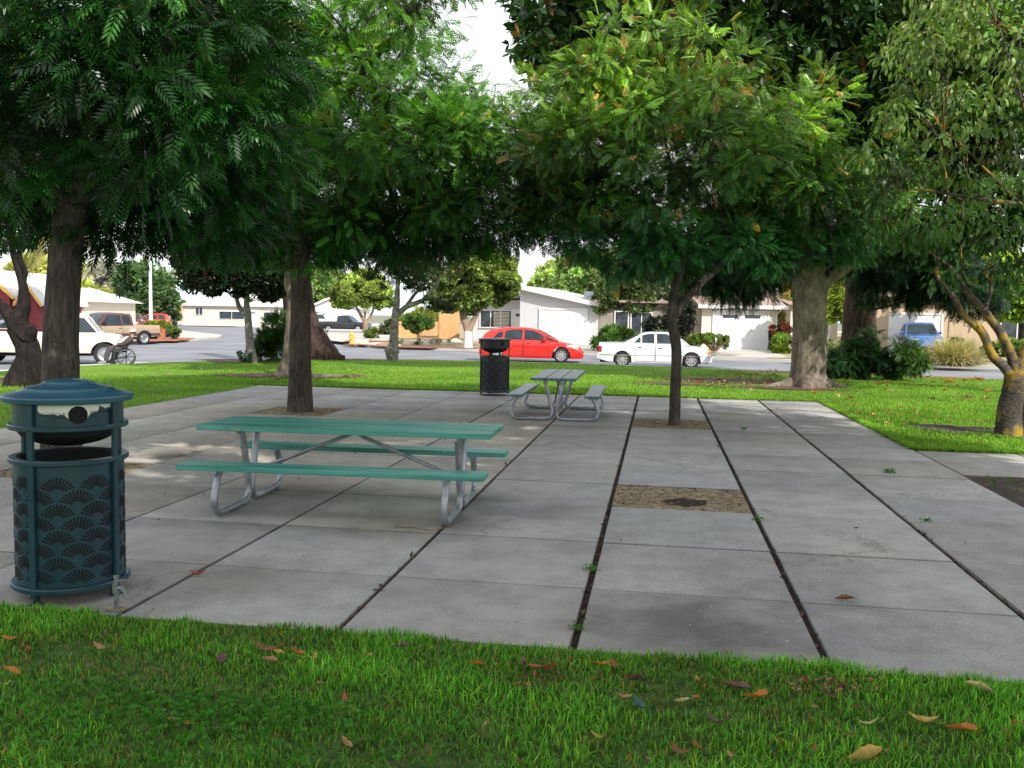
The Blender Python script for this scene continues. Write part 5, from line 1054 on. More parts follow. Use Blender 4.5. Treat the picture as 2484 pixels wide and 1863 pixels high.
# cherry at right edge
YT = 13.2; tz = gr(2445, 1058)
tree('cherry tree at the right edge, dark forked trunk, mossy yellow limbs and drooping leaves', tz,
     [[(tz+np.array([-.0, 0, -.1]), .21), A(2446, 1055, YT, .19), A(2448, 1000, YT, .165), A(2460, 950, YT, .16), A(2466, 920, YT, .17), A(2462, 900, YT, .15)],
      [A(2455, 915, YT, 0.0814), A(2435, 890, YT, 0.0666), A(2407, 862, YT, 0.0629), A(2391, 823, YT, 0.0607), A(2378, 800, YT, 0.0629), A(2335, 761, YT, 0.0481), A(2310, 717, YT, 0.0407), A(2278, 678, YT, 0.0355), A(2272, 648, YT, 0.0296), A(2286, 578, YT, 0.0237), A(2300, 480, YT, 0.0163), A(2280, 340, YT, 0.0096)],
      [A(2464, 905, YT, 0.0888), A(2452, 860, YT, 0.0666), A(2425, 804, YT, 0.0629), A(2400, 772, YT, 0.0592), A(2391, 758, YT, 0.0577), A(2347, 710, YT, 0.0444), A(2322, 672, YT, 0.0333), A(2295, 640, YT, 0.0259), A(2220, 590, YT, 0.0148)], [A(2390, 755, YT, 0.0333), A(2394, 735, YT, 0.0311), A(2404, 690, YT, 0.0266), A(2385, 660, YT, 0.0207)],
      [A(2466, 905, YT, 0.0962), A(2480, 870, YT, 0.0888), A(2500, 830, YT, 0.0814), A(2540, 740, YT, 0.0666), A(2540, 600, YT, 0.0518), A(2520, 510, YT-.3, 0.0370), A(2484, 497, YT-.6, 0.0311), A(2357, 480, YT-1, 0.0222), A(2235, 460, YT-1.2, 0.0148), A(2180, 465, YT-1.3, 0.0074)],
      [A(2540, 560, YT, 0.0370), A(2450, 470, YT-.8, 0.0222), A(2380, 400, YT-1, 0.0163), A(2330, 350, YT-1.1, 0.0118), A(2290, 320, YT-1.2, 0.0074)], [A(2545, 500, YT, 0.0370), A(2480, 250, YT-.8, 0.0222), A(2420, 60, YT-1, 0.0148), A(2380, -40, YT-1, 0.0089)], [A(2335, 664, YT, 0.0148), A(2330, 560, YT-.2, 0.0118), A(2345, 430, YT-.4, 0.0074)], [A(2290, 640, YT, 0.0118), A(2150, 540, YT-.4, 0.0089), A(2010, 545, YT-.6, 0.0044)], [A(2480, 1040, YT+.35, 0.1184), A(2486, 980, YT+.3, 0.1184), A(2476, 905, YT+.1, 0.0888)]],
     [E(2330, 330, 12.4, 1.25, 1.2, 1.75, .8), E(2430, 80, 11.6, 1.15, 1.1, 1.15), E(2210, 450, 12.3, .75, .8, .75, .8), E(2260, 130, 12, .5, .6, .6, .6), E(2440, 560, 12.6, .55, .9, .9, .9), E(2120, 510, 12.4, .45, .5, .35, .6), E(2250, 620, 12.8, .55, .6, .35, .7), E(2420, 650, 12.9, .4, .5, .3, .6)],
     'bark_moss', 'cherry_tree', None, 21, .75, .007, 12, .08, tpl='cherry', mt='leaf', density=24, per=46, cr=.34, size=.12, colfn=colgrad((.065, .15, .034), (.24, .33, .085), 2.6, 5.4, (.35, .14, .05), .012), var=.32, droop=1.1)
YR = 19.5
tree('broad leafy park tree whose trunk stands beyond the right edge, behind the cherry tree', (13.2, 19.5, 0), [[(np.array([13.2, 19.5, -.1]), .4), (np.array([13.2, 19.5, 2.4]), .3), (np.array([12.2, 19.6, 4.2]), .2), (np.array([10.6, 19.6, 5.6]), .1)], [(np.array([13.2, 19.5, 2.4]), .25), (np.array([13.4, 19.6, 5.2]), .15), (np.array([13.0, 19.6, 7]), .06)]],
     [E(2420, 280, YR, 2.1, 2, 2.0), E(2250, 330, YR+.5, 1.7, 1.6, 1.7), E(2480, 520, YR, 1.3, 1.4, .9), E(2330, 560, YR+.5, 1.0, 1.2, .6), E(2350, 60, YR, 2.4, 2, 1.5)], 'bark_brown', 'park_tree', None, 33, .4, .02, 10, tpl='shrub', mt='leaf', density=17, per=34, cr=.5, size=.2, colfn=colgrad((.04, .12, .032), (.16, .27, .065), 2.5, 6.5), var=.45)
# white-painted tree in front of the grey house
def fartree(label, name, base, Yb, paths, ells, bark, col, seed, size=.22, density=9, per=26, cr=.5, tpl='blob', var=.4, odd=None, podd=0, col2=None, z1=6, twig=.35, group='trees across the street', dz=0.):
    bk = lambda c: tuple(min(.5, x*1.75) for x in c)
    col = bk(col); col2 = bk(col2) if col2 else None
    b = np.array(base); b[2] += dz
    return tree(label, b, paths, ells, bark, name, group, seed, twig, .02, 9, .07, tpl=tpl, mt='leaf_far', density=density*2.2*max(1, 1.6/max(ells[0][3], .6)), per=per, cr=cr, size=size*1.15, colfn=colgrad(col, col2 or tuple(x*1.35 for x in col), 2, z1, odd, podd), var=var)
q = gl(1135, 844); Yq = q[1]
t5 = fartree('leafy multi-stemmed street tree with white painted trunk base left of the grey house', 'street_tree', q, Yq, [[A(1135, 846, Yq, .22), A(1135, 815, Yq, .2), A(1132, 795, Yq, .19), A(1122, 770, Yq, .15), A(1118, 750, Yq, .12), A(1105, 710, Yq, .08)], [A(1135, 800, Yq, .2), A(1128, 770, Yq, .14), A(1127, 745, Yq, .12), A(1130, 690, Yq, .08)], [A(1137, 802, Yq, .2), A(1150, 775, Yq, .15), A(1160, 755, Yq, .12), A(1185, 735, Yq, .08)], [A(1155, 765, Yq, .1), A(1152, 745, Yq, .09), A(1160, 700, Yq, .06)]],
    [E(1130, 690, Yq, 1.9, 1.8, 1.5), E(1200, 690, Yq, 1.3, 1.4, 1.2), E(1075, 725, Yq, .9, 1, .6), E(1170, 640, Yq, 1.6, 1.5, .8)], 'bark_tan', (.085, .13, .035), 22, .24, 10, 26, .45, 'blob', .45, col2=(.17, .21, .05))
mb = MB(); mb.tube([(0, 0, 0), (0, 0, .5), (-.02, 0, .95)], [.27, .235, .215], 14); mb.build('painted_base', 'whitewash', t5, smooth=True)
q = gr(884, 812, -.17); Yq = q[1]
fartree('round light-green tree with reddish branching trunk behind the hydrant', 'round_tree', q, Yq, [[A(885, 812, Yq, .3), A(886, 795, Yq, .24), A(886, 782, Yq, .22), A(875, 765, Yq, .14), A(865, 745, Yq, .1)], [A(887, 784, Yq, .18), A(897, 770, Yq, .13), A(905, 752, Yq, .1)], [A(886, 782, Yq, .12), A(885, 755, Yq, .09)]],
    [E(880, 705, Yq, 2.3, 2.2, 1.35), E(835, 720, Yq, 1.1, 1.2, .8), E(925, 720, Yq, 1.1, 1.2, .85), E(880, 680, Yq, 1.4, 1.4, .9)], 'bark_tan', (.12, .17, .045), 23, .26, 10, 26, .45, col2=(.25, .29, .08))
q = gl(1016, 823); Yq = q[1]
fartree('small round clipped tree in front of the low fence, between knobby and white-based trunks', 'small_tree', q, Yq, [[A(1012, 824, Yq, .05), A(1014, 805, Yq, .04), A(1008, 790, Yq, .03)], [A(1020, 824, Yq, .04), A(1022, 805, Yq, .03)]], [E(1014, 783, Yq, .95, .9, .55)], 'bark_tan', (.06, .11, .03), 24, .16, 16, 24, .3, col2=(.14, .2, .05), z1=2.5)
q = gl(1500, 838); Yq = q[1]
fartree('multi-stemmed shrubby tree with pale stems behind the sedan roof', 'multistem_tree', q, Yq, [[A(1503, 838, Yq, .14), A(1490, 790, Yq, .09), A(1470, 750, Yq, .05)], [A(1505, 838, Yq, .12), A(1502, 780, Yq, .08), A(1495, 730, Yq, .05)], [A(1510, 838, Yq, .12), A(1520, 785, Yq, .08), A(1540, 745, Yq, .05)], [A(1512, 838, Yq, .1), A(1516, 790, Yq, .07), A(1512, 740, Yq, .04)], [A(1500, 838, Yq, .1), A(1482, 780, Yq, .06), A(1460, 740, Yq, .04)]],
    [E(1500, 715, Yq, 1.5, 1.4, 1.0), E(1550, 720, Yq, 1.0, 1, .9), E(1500, 685, Yq, 1.2, 1.2, .7), E(1462, 745, Yq, .5, .6, .45)], 'bark_tan', (.06, .095, .035), 25, .2, 11, 24, .4, odd=(.2, .12, .05), podd=.08, col2=(.15, .17, .06))
q = gl(1694, 840); Yq = q[1]-1
fartree('grey-green olive tree with two pale trunks left of the white garage', 'olive_tree', q, Yq, [[A(1686, 848, Yq, .2), A(1683, 800, Yq, .16), A(1672, 770, Yq, .12), A(1660, 730, Yq, .07)], [A(1694, 848, Yq, .2), A(1698, 805, Yq, .15), A(1708, 765, Yq, .12), A(1720, 720, Yq, .07)]],
    [E(1700, 705, Yq, 2.2, 2, 1.35), E(1650, 700, Yq, 1.3, 1.4, 1.3), E(1745, 725, Yq, 1.1, 1.2, .75), E(1840, 705, Yq+4, 1.2, 1.2, .6, .7), E(1600, 680, Yq, 1.2, 1.2, .9)], 'bark_tan', (.12, .15, .10), 26, .24, 10, 24, .45, 'olive', .4, col2=(.26, .29, .19))
q = gl(2335, 850); Yq = q[1]-1
fartree('small pale-trunked branching tree behind the tall ornamental grass', 'pale_tree', q, Yq, [[A(2335, 852, Yq, .16), A(2336, 820, Yq, .12), A(2333, 800, Yq, .11), A(2318, 780, Yq, .06), A(2290, 765, Yq, .04)], [A(2334, 805, Yq, .08), A(2345, 785, Yq, .06), A(2360, 765, Yq, .04)], [A(2334, 802, Yq, .06), A(2332, 770, Yq, .04)]], [E(2345, 735, Yq, 1.8, 1.4, .8, .8)], 'bark_grey', (.10, .11, .05), 27, .2, 8, 22, .4, odd=(.25, .1, .06), podd=.2, col2=(.2, .19, .09))
q = gl(2478, 862); Yq = q[1]-3
fartree('bright green leaning tree at the right edge by the closed umbrella', 'leafy_tree', q, Yq, [[A(2472, 862, Yq, .18), A(2478, 820, Yq, .14), A(2476, 780, Yq, .1), A(2460, 750, Yq, .06)]], [E(2470, 735, Yq, 1.5, 1.3, .7), E(2430, 690, Yq, 1.6, 1.4, 1.0), E(2400, 640, Yq, 1.6, 1.4, 1.1)], 'bark_dark', (.12, .2, .03), 28, .24, 9, 24, .45, col2=(.26, .34, .06))
q = gl(2005, 853); Yq = q[1]-1.5
fartree('slim white-stemmed yellow-green tree between the two big right trunks', 'slim_tree', q, Yq, [[A(2006, 860, Yq, .09), A(2008, 820, Yq, .07), A(2012, 780, Yq, .06), A(2010, 740, Yq, .04)]], [E(2020, 745, Yq, .9, 1, .8), E(2010, 705, Yq, 1.0, 1, .8)], 'bark_grey', (.14, .2, .03), 29, .2, 12, 24, .35, col2=(.3, .33, .06))
q = gl(1925, 846); Yq = q[1]+1
fartree('autumn-tinted tree left of the large pale trunk above the red shrub', 'autumn_tree', q, Yq, [[A(1925, 846, Yq, .12), A(1922, 770, Yq, .08), A(1915, 700, Yq, .05)]], [E(1915, 730, Yq, 1.1, 1.1, 1.1), E(1905, 780, Yq, .9, 1, .8)], 'bark_tan', (.16, .17, .05), 30, .2, 11, 24, .4, odd=(.4, .2, .1), podd=.35, col2=(.3, .26, .09))
# distant tree masses one can tell apart
for i, (px, py, Y, rx, rz_, c, lb) in enumerate([(1390, 690, 120, 5.0, 3.0, (.16, .23, .09), 'pale bushy tree behind the grey house roof'), (1440, 685, 110, 4.0, 3.2, (.14, .21, .08), 'taller pale tree right behind the grey roof edge'), (1580, 660, 95, 4.5, 3.6, (.10, .14, .08), 'grey-green tree rising behind the olive tree'),
        (350, 712, 104, 2.9, 3.4, (.06, .10, .045), 'dark layered conifer left of the lamp post'), (262, 690, 150, 4.0, 3.0, (.36, .27, .20), 'hazy reddish autumn tree right of the thick left trunk'), (225, 700, 160, 3.6, 4.0, (.24, .22, .17), 'bare greyish distant tree beside the reddish one'),
        (770, 700, 160, 5.5, 3.6, (.13, .18, .07), 'bushy tree above the far white house'), (690, 690, 150, 4.0, 3.8, (.11, .16, .07), 'tree behind the cream house roof'), (205, 740, 80, 1.6, 1.4, (.2, .22, .05), 'yellow-green shrub right of the thick left trunk'), (95, 665, 90, 2.6, 1.6, (.2, .22, .07), 'light bushy tree above the pale roof at left'), (60, 715, 62, 1.2, .9, (.08, .12, .05), 'small green tree against the red house'), (1930, 690, 75, 2.6, 2.0, (.15, .17, .08), 'tree behind the brown-roofed garage'), (2000, 700, 95, 4, 3, (.10, .15, .06), 'dark tree far behind the large pale trunk'), (2300, 700, 90, 5, 3, (.10, .13, .06), 'tree mass behind the tan house')]):
    g = at(px, py, Y); base = (g[0], g[1], -.2)
    fartree(lb, 'distant_tree', base, Y, [[(np.array([g[0], g[1], -.2]), .28), (np.array([g[0], g[1], g[2]*.5]), .2), (np.array([g[0], g[1], g[2]]), .1)]], [(*g, rx, rx*.8, rz_), (g[0]+rx*.6, g[1], g[2]-rz_*.4, rx*.6, rx*.5, rz_*.6), (g[0]-rx*.5, g[1], g[2]-rz_*.3, rx*.6, rx*.5, rz_*.6)], 'bark_tan', c, 60+i, .6 if Y > 70 else .3, 5 if Y > 70 else 9, 22, .9 if Y > 70 else .4, group='distant background trees', col2=tuple(x*1.5 for x in c), twig=0)
# palms
def palm(label, base, h, n, L, seed, col):
    rng = np.random.default_rng(seed); t = thing('palm_tree', label, 'palm tree', tuple(base), 0, 'palm trees'); mb = MB(); mb.tube([(0, 0, 0), (0, 0, h*.5), (.1, 0, h)], [.24, .19, .2], 10, jit=.1); mb.build('trunk', 'bark_brown', t)
    P = np.zeros((n, 3))+np.array([.1, 0, h]); az = rng.uniform(0, 2*PI, n); el = rng.uniform(-.7, 1.2, n); Dv = np.stack([np.cos(az)*np.cos(el), np.sin(az)*np.cos(el), np.sin(el)], 1)
    leafmesh('fronds', P, Dv, np.full(n, L)*rng.uniform(.8, 1.1, n), np.array(col)*rng.uniform(.7, 1.3, (n, 1)), 'palm', 'leaf_far', t, rng, .15)
g = at(398, 690, 118); palm('palm tree with arching fronds behind the lamp post conifer', (g[0], g[1], -.2), g[2]+.6, 30, 3.0, 91, (.17, .21, .09))
g = at(122, 575, 48); palm('droopy yellowish palm between the gnarled and the thick left trunk', (g[0], g[1], -.2), g[2]+.8, 80, 2.3, 92, (.27, .26, .10))
# ------------------------------------------------------------------ shrubs
def shrub(label, ells, seed, col, name='shrub', col2=None, tpl='shrub', size=.12, density=22, per=26, cr=.22, mt='leaf_far', dk=4.5, odd=None, podd=0, base=None, stems=None, group=None, z1=1.2, droop=.1, var=.4):
    b = np.array(base if base is not None else (ells[0][0], ells[0][1], -.15)); t = thing(name, label, 'shrub', tuple(b), 0, group); rng = np.random.default_rng(seed)
    foliage('foliage', [(*(np.array(e[:3])-b), *e[3:]) for e in ells], t, rng, tpl=tpl, mt=mt, density=density*dk, per=per, cr=cr, size=size, colfn=colgrad(col, col2 or tuple(x*1.4 for x in col), 0, z1, odd, podd), droop=droop, var=var)
    mb = MB(); e0 = np.array(ells[0][:3])-b
    for k in range(stems or 4):
        a = rng.uniform(0, 6.3); rr = ells[0][3]*.75 if stems else ells[0][3]*.3; mb.tube([(.1*math.cos(a), .1*math.sin(a), 0), (rr*.6*math.cos(a), rr*.6*math.sin(a), e0[2]*.55), (rr*math.cos(a), rr*math.sin(a), e0[2]*(.9 if stems else 1))], [.035, .025, .015], 5, caps=False)
    mb.build('stem', 'bark_tan' if stems else 'bark_dark', t); return t
Yb_ = 29.5
shrub('dense conical green shrub left of the massive flared trunk', [E(665, 840, Yb_, .52, .5, .42), E(668, 805, Yb_, .42, .4, .35), E(680, 780, Yb_, .25, .25, .25), E(640, 850, Yb_, .3, .3, .3)], 101, (.03, .09, .025), tpl='spray', size=.22, density=30, per=26, cr=.22, mt='leaf', col2=(.06, .15, .03), droop=-.5, base=gr(665, 872))
shrub('small dark leafy sapling at the foot of the grey forked trunk', [E(594, 868, 28.2, .14, .14, .2)], 102, (.02, .05, .02), tpl='small', size=.12, density=40, per=12, cr=.14, mt='leaf_gloss', base=gr(594, 884))
Yf = 25.5
shrub('mass of ferny redwood shoots around the redwood base at right', [E(2035, 880, Yf, .68, .5, .24), E(2110, 874, Yf, .75, .5, .28), E(2085, 846, Yf, .34, .3, .22), E(2165, 882, Yf, .45, .4, .24), E(2108, 828, Yf, .16, .2, .22)], 103, (.02, .065, .022), 'redwood_shoots', tpl='spray', size=.24, density=30, per=24, cr=.2, mt='leaf', col2=(.035, .10, .03), base=gr(2090, 905), droop=.3)
shrub('bright green feathery redwood sapling right of the ferny mass', [E(2205, 876, Yf-.6, .34, .3, .26), E(2200, 846, Yf-.6, .2, .2, .22), E(2195, 818, Yf-.6, .08, .1, .16), E(2222, 888, Yf-.8, .24, .24, .14)], 104, (.07, .15, .03), 'redwood_sapling', tpl='spray', size=.22, density=36, per=26, cr=.2, mt='leaf', col2=(.12, .22, .04), base=gr(2205, 908), droop=.3)
q = gl(1718, 852); Yq = q[1]-1.5
shrub('flat-topped clipped hedge with bare lower stems in front of the white garage', [E(1718, 822, Yq, 1.05, .7, .22), E(1680, 828, Yq, .3, .4, .2), E(1755, 830, Yq, .3, .4, .28)], 105, (.10, .18, .03), 'clipped_hedge', col2=(.24, .34, .06), size=.09, density=40, per=30, cr=.13, stems=34, base=(q[0], q[1]-1.5, 0))
q = gl(1612, 842); Yq = q[1]-3
shrub('bright clipped shrub glimpsed behind the sedan windscreen', [E(1605, 818, Yq, .55, .5, .35), E(1632, 822, Yq, .4, .4, .3)], 106, (.14, .22, .03), col2=(.3, .36, .08), size=.09, density=40, per=26, cr=.13, base=(q[0], q[1]-3, 0))
q = gl(1475, 846); Yq = q[1]-1.5
shrub('strappy leaved green clump at the corner of the grey house behind the sedan boot', [E(1478, 822, Yq, .85, .6, .35), E(1505, 815, Yq, .5, .5, .35)], 107, (.05, .12, .03), 'strappy_clump', tpl='olive', size=.42, density=16, per=20, cr=.25, base=(q[0], q[1]-1.5, 0), col2=(.14, .24, .06), droop=-.5)
q = gl(1660, 842); Yq = q[1]-2
shrub('tall very dark bush against the shaded porch', [E(1655, 770, Yq, .6, .5, 1.1), E(1600, 790, Yq, .9, .6, .5)], 108, (.012, .02, .012), size=.12, density=26, per=26, cr=.25, base=(q[0], q[1]-2, 0), mt='leaf_gloss')
q = gl(1722, 843); Yq = q[1]-.8
shrub('small dark round bush at the left side of the white garage', [E(1718, 798, Yq, .38, .35, .36)], 109, (.05, .075, .03), size=.09, density=40, per=26, cr=.13, base=(q[0], q[1]-.8, 0))
q = gl(1893, 850); Yq = q[1]-.8
shrub('red-topped shrub at the right side of the garage', [E(1895, 805, Yq, .62, .5, .5), E(1900, 830, Yq, .5, .5, .4)], 110, (.06, .09, .04), odd=(.45, .08, .07), podd=.8, size=.1, density=36, per=26, cr=.15, base=(q[0], q[1]-.8, 0), z1=1.7)
shrub('feathery light green tuft beside the red-topped shrub', [E(1897, 825, Yq-1.2, .42, .4, .22)], 111, (.16, .26, .05), tpl='olive', size=.2, density=30, per=20, cr=.15, base=(q[0]+.05, q[1]-2, 0), droop=-.6)
shrub('square clipped yellow-green box hedge in front of the red-topped shrub', [E(1897, 847, Yq-2, .48, .4, .28), E(1885, 845, Yq-2, .3, .3, .26)], 112, (.16, .24, .02), 'box_hedge', col2=(.32, .36, .04), size=.08, density=50, per=30, cr=.1, base=(q[0], q[1]-2.8, 0))
q = gr(2330, 890, -.15)
rng = np.random.default_rng(7)
t = thing('ornamental_grass', 'large pale tan fountain grass clump at the far kerb on the right', 'ornamental grass', (q[0], q[1]+.6, -.16))
n_ = 2600; az = rng.uniform(0, 2*PI, n_); el = rng.uniform(.35, 1.45, n_); P = np.stack([rng.normal(0, .30, n_), rng.normal(0, .28, n_), np.zeros(n_)], 1); Dv = np.stack([np.cos(az)*np.cos(el), np.sin(az)*np.cos(el), np.sin(el)], 1)
TPL['reed'] = simple(1, 1., .022, 1.1); TPL['plume'] = simple(1, 1., .05, 1.3)
cc = np.where(rng.random((n_, 1)) < .6, np.array([[.52, .43, .27]]), np.array([[.24, .28, .08]]))
leafmesh('grass_blades', P, Dv, rng.uniform(.7, 1.55, n_), cc*rng.uniform(.7, 1.2, (n_, 1)), 'reed', 'leaf_far', t, rng, .2)
k = rng.random(n_) < .25; leafmesh('seed_heads', P[k]+Dv[k]*.8*np.array([1, 1, .8]), Dv[k]+np.array([0, 0, -.35]), rng.uniform(.3, .6, k.sum()), np.tile(np.array([[.58, .46, .36]]), (k.sum(), 1)), 'plume', 'leaf_far', t, rng, .2)
q = gl(2300, 857); Yq = q[1]-2.5
shrub('orange-red flowering bush left of the ornamental grass', [E(2300, 845, Yq, .5, .4, .3), E(2320, 835, Yq, .4, .4, .3)], 114, (.14, .2, .04), odd=(.6, .12, .05), podd=.5, size=.1, density=36, per=24, cr=.14, base=(q[0], q[1]-2.5, 0))
q = gl(2415, 865); Yq = q[1]-4
shrub('rounded green bush behind the mossy cherry limbs', [E(2415, 850, Yq, .7, .5, .35), E(2460, 845, Yq, .9, .6, .4)], 115, (.10, .19, .03), col2=(.2, .3, .06), size=.1, density=30, per=26, cr=.16, base=(q[0], q[1]-4, 0))
q = gl(1985, 868); Yq = q[1]-4
shrub('spiky variegated plants at the house front between the big trunks', [E(2010, 850, Yq, .8, .6, .35), E(1990, 862, Yq, .6, .5, .25)], 116, (.2, .22, .12), tpl='olive', size=.4, density=16, per=18, cr=.25, base=(q[0], q[1]-4, 0), col2=(.4, .36, .2), droop=-.5)
q = gr(382, 808, -.16); Yq = 60
shrub('low square bright green hedge at the corner beside the tan pickup', [E(369, 792, 62, .62, .5, .33), E(395, 793, 62, .6, .5, .32), E(382, 792, 62, .6, .5, .33)], 117, (.20, .27, .03), 'box_hedge', col2=(.36, .4, .05), size=.13, density=34, per=26, cr=.14, base=(at(382, 806, 62)[0], 62, -.16))
shrub('leafy potted shrub at the corner beside the blue pot', [E(420, 805, 58, .36, .35, .32)], 118, (.09, .15, .04), size=.14, density=40, per=22, cr=.14, base=(at(420, 816, 58)[0], 58, -.16), col2=(.2, .26, .08))
q = gr(901, 826, -.16)
shrub('small yellow-green bush by the hydrant mulch', [E(901, 812, q[1], .42, .4, .42)], 119, (.09, .15, .03), col2=(.22, .28, .05), size=.12, density=40, per=24, cr=.15, base=(q[0], q[1], -.16))
q = gl(945, 812)
shrub('grey-green bushy shrub left of the knobby trunk', [E(944, 795, q[1], .75, .6, .65), E(930, 810, q[1], .5, .5, .3)], 120, (.10, .13, .06), odd=(.4, .1, .12), podd=.05, size=.14, density=24, per=24, cr=.2, base=(q[0], q[1], 0))
q = gl(1010, 812)
shrub('tall yellow-green shrubbery behind the low fence', [E(990, 785, q[1]+5, 1.6, 1, .8), E(1045, 780, q[1]+5, 1.4, 1, .9), E(1030, 765, q[1]+6, 1.2, 1, .6)], 121, (.15, .2, .05), col2=(.3, .34, .08), size=.2, density=14, per=26, cr=.3, base=(q[0], q[1]+5, 0))
q = gl(1005, 840)
shrub('low spreading silver groundcover among the rocks by the grey house', [E(1010, 832, q[1]+2, 1.2, .6, .14), E(1060, 830, q[1]+2, .9, .6, .14)], 122, (.30, .33, .25), size=.12, density=9, per=18, cr=.14, base=(q[0], q[1]+2, -.05))
# unseen shade trees right of and behind the viewer; lobes placed for plaza shade
def shade(lb, b, lobes, seed):
    b = np.array([b[0], b[1], 0.]); c = np.mean([l[:3] for l in lobes], 0)
    paths = [[(b+np.array([0, 0, -.1]), .34), (b+np.array([0, 0, 3.2]), .26), (b*.6+c*.4+np.array([0, 0, 2.2]), .2)]]
    for l in lobes: paths.append([(b+np.array([0, 0, 3.2]), .2), ((b+np.array([0, 0, 5.5]))*.5+np.array(l[:3])*.5, .13), (np.array(l[:3]), .05)])
    tree(lb, b, paths[1:]+[[paths[0][0], paths[0][1]]], lobes, 'bark_brown', 'shade_tree', 'shade trees around the viewpoint', seed, .1, .02, 10, tpl='small', mt='leaf', density=15, per=26, cr=.6, size=.36, col=(.03, .10, .025), inner=.35)
shade('broad shade tree right of and behind the viewpoint', (6.6, -1.6), [(4.8, -2.4, 7.4, 2.8, 2.6, 1.2), (8.4, -3.6, 7.6, 3.0, 2.6, 1.2), (5.4, .6, 7.6, 2.4, 2.2, 1.0), (8.6, .4, 7.6, 2.6, 2.4, 1.1)], 40)
shade('broad shade tree behind the viewpoint', (-2.2, -3.4), [(-1.8, -4.4, 7.4, 2.6, 2.4, 1.2), (1.4, -4.2, 7.4, 2.6, 2.4, 1.1), (1.8, -1.2, 7.6, 2.3, 2.1, .9), (-2.4, -1.2, 7.8, 2.0, 2.0, .8)], 41)
shade('unseen shade tree beyond the right edge, high limbs added to shade the plaza', (10.2, 4.6), [(9.4, 3.6, 8.2, 2.6, 2.4, 1.1), (6.0, 4.2, 8.6, 2.3, 2.2, .9), (2.8, 3.0, 8.8, 2.2, 2.0, .8), (2.2, 5.7, 9.0, 2.0, 1.7, .8), (5.6, 6.3, 9.2, 1.9, 1.5, .8)], 42)

# ================================================================== GRASS
def blades(name, P, h, wd, col, rng, lean=.35, seg=2):
    N = len(P); az = rng.uniform(0, 2*PI, N); s = np.stack([np.cos(az), np.sin(az), 0*az], 1); f = np.stack([-np.sin(az), np.cos(az), 0*az], 1); k = rng.normal(0, lean, N)[:, None]; h = h[:, None]; wd = np.broadcast_to(wd, (N,))[:, None]
    up_ = np.array([0, 0, 1.])
    L0 = P-s*wd*.5; R0 = P+s*wd*.5; m_ = P+up_*h*.55+f*k*h*.35; L1 = m_-s*wd*.4; R1 = m_+s*wd*.4; t_ = P+up_*h*(1-.25*np.abs(k))+f*k*h*1.1; L2 = t_-s*wd*.06; R2 = t_+s*wd*.06
    V = np.stack([L0, R0, L1, R1, L2, R2], 1).reshape(-1, 3); b = (np.arange(N)*6)[:, None]; Fq = np.concatenate([b+np.array([[0, 1, 3, 2]]), b+np.array([[2, 3, 5, 4]])], 1).reshape(-1, 4)
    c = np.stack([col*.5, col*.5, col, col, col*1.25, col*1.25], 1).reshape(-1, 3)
    return tag(npmesh(name, V, Fq, c, 'blade'), kind='stuff')
rng = np.random.default_rng(5)
def patchnoise(x, y): return np.sin(x*1.7+1.3*np.sin(y*2.1))*np.sin(y*1.9+.8*np.sin(x*2.7))+.5*np.sin(x*5.1+y*3.3)*np.sin(y*6.2-x*2)
N = 80000; u = rng.uniform(-3.6, 3.4, N); v = 4.34-.02-(rng.random(N)**1.25)*1.75
e = 4.345+.035*np.sin(u*3.1)+.02*np.sin(u*9.7)+.015*np.sin(u*23); v = v+(e-4.34)
P = WX*u[:, None]+DX*v[:, None]; P = np.concatenate([P, np.zeros((N, 1))], 1); pn = patchnoise(P[:, 0]*1.5, P[:, 1]*1.5)
keep = rng.random(N) < np.clip(.86+.3*pn, .35, 1); P, pn = P[keep], pn[keep]; N = len(P)
hh = rng.uniform(.016, .056, N)*(1+.25*pn); c = np.array([.13, .36, .038])*(1+.26*pn)[:, None]*rng.uniform(.4, 1.6, (N, 1)); dry = rng.random(N) < np.clip(.07-.12*pn, .03, .3); c[dry] = np.array([.30, .22, .09])*rng.uniform(.6, 1.2, (dry.sum(), 1)); yl = rng.random(N) < .2; c[yl] *= np.array([1.9, 1.25, .9])
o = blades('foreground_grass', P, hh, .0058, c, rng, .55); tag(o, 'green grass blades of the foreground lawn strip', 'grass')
# clover patch
N = 900; u = rng.normal(-1.75, .55, N); v = 3.45-np.abs(rng.normal(0, .33, N)); k = v > 2.4; u, v = u[k], v[k]; N = len(u); P = np.concatenate([WX*u[:, None]+DX*v[:, None], rng.uniform(.02, .045, (N, 1))], 1)
TPL['clover'] = simple(3, 1., .95, .05, 1.25); Dv = np.stack([rng.normal(0, .25, N), rng.normal(0, .25, N), np.ones(N)], 1)
tag(leafmesh('clover', P, Dv, rng.uniform(.012, .021, N), np.array([[.075, .24, .035]])*rng.uniform(.6, 1.4, (N, 1)), 'clover', 'blade', None, rng, .5), 'round-leaved clover growing among the grass at the lower left', 'clover', kind='stuff')
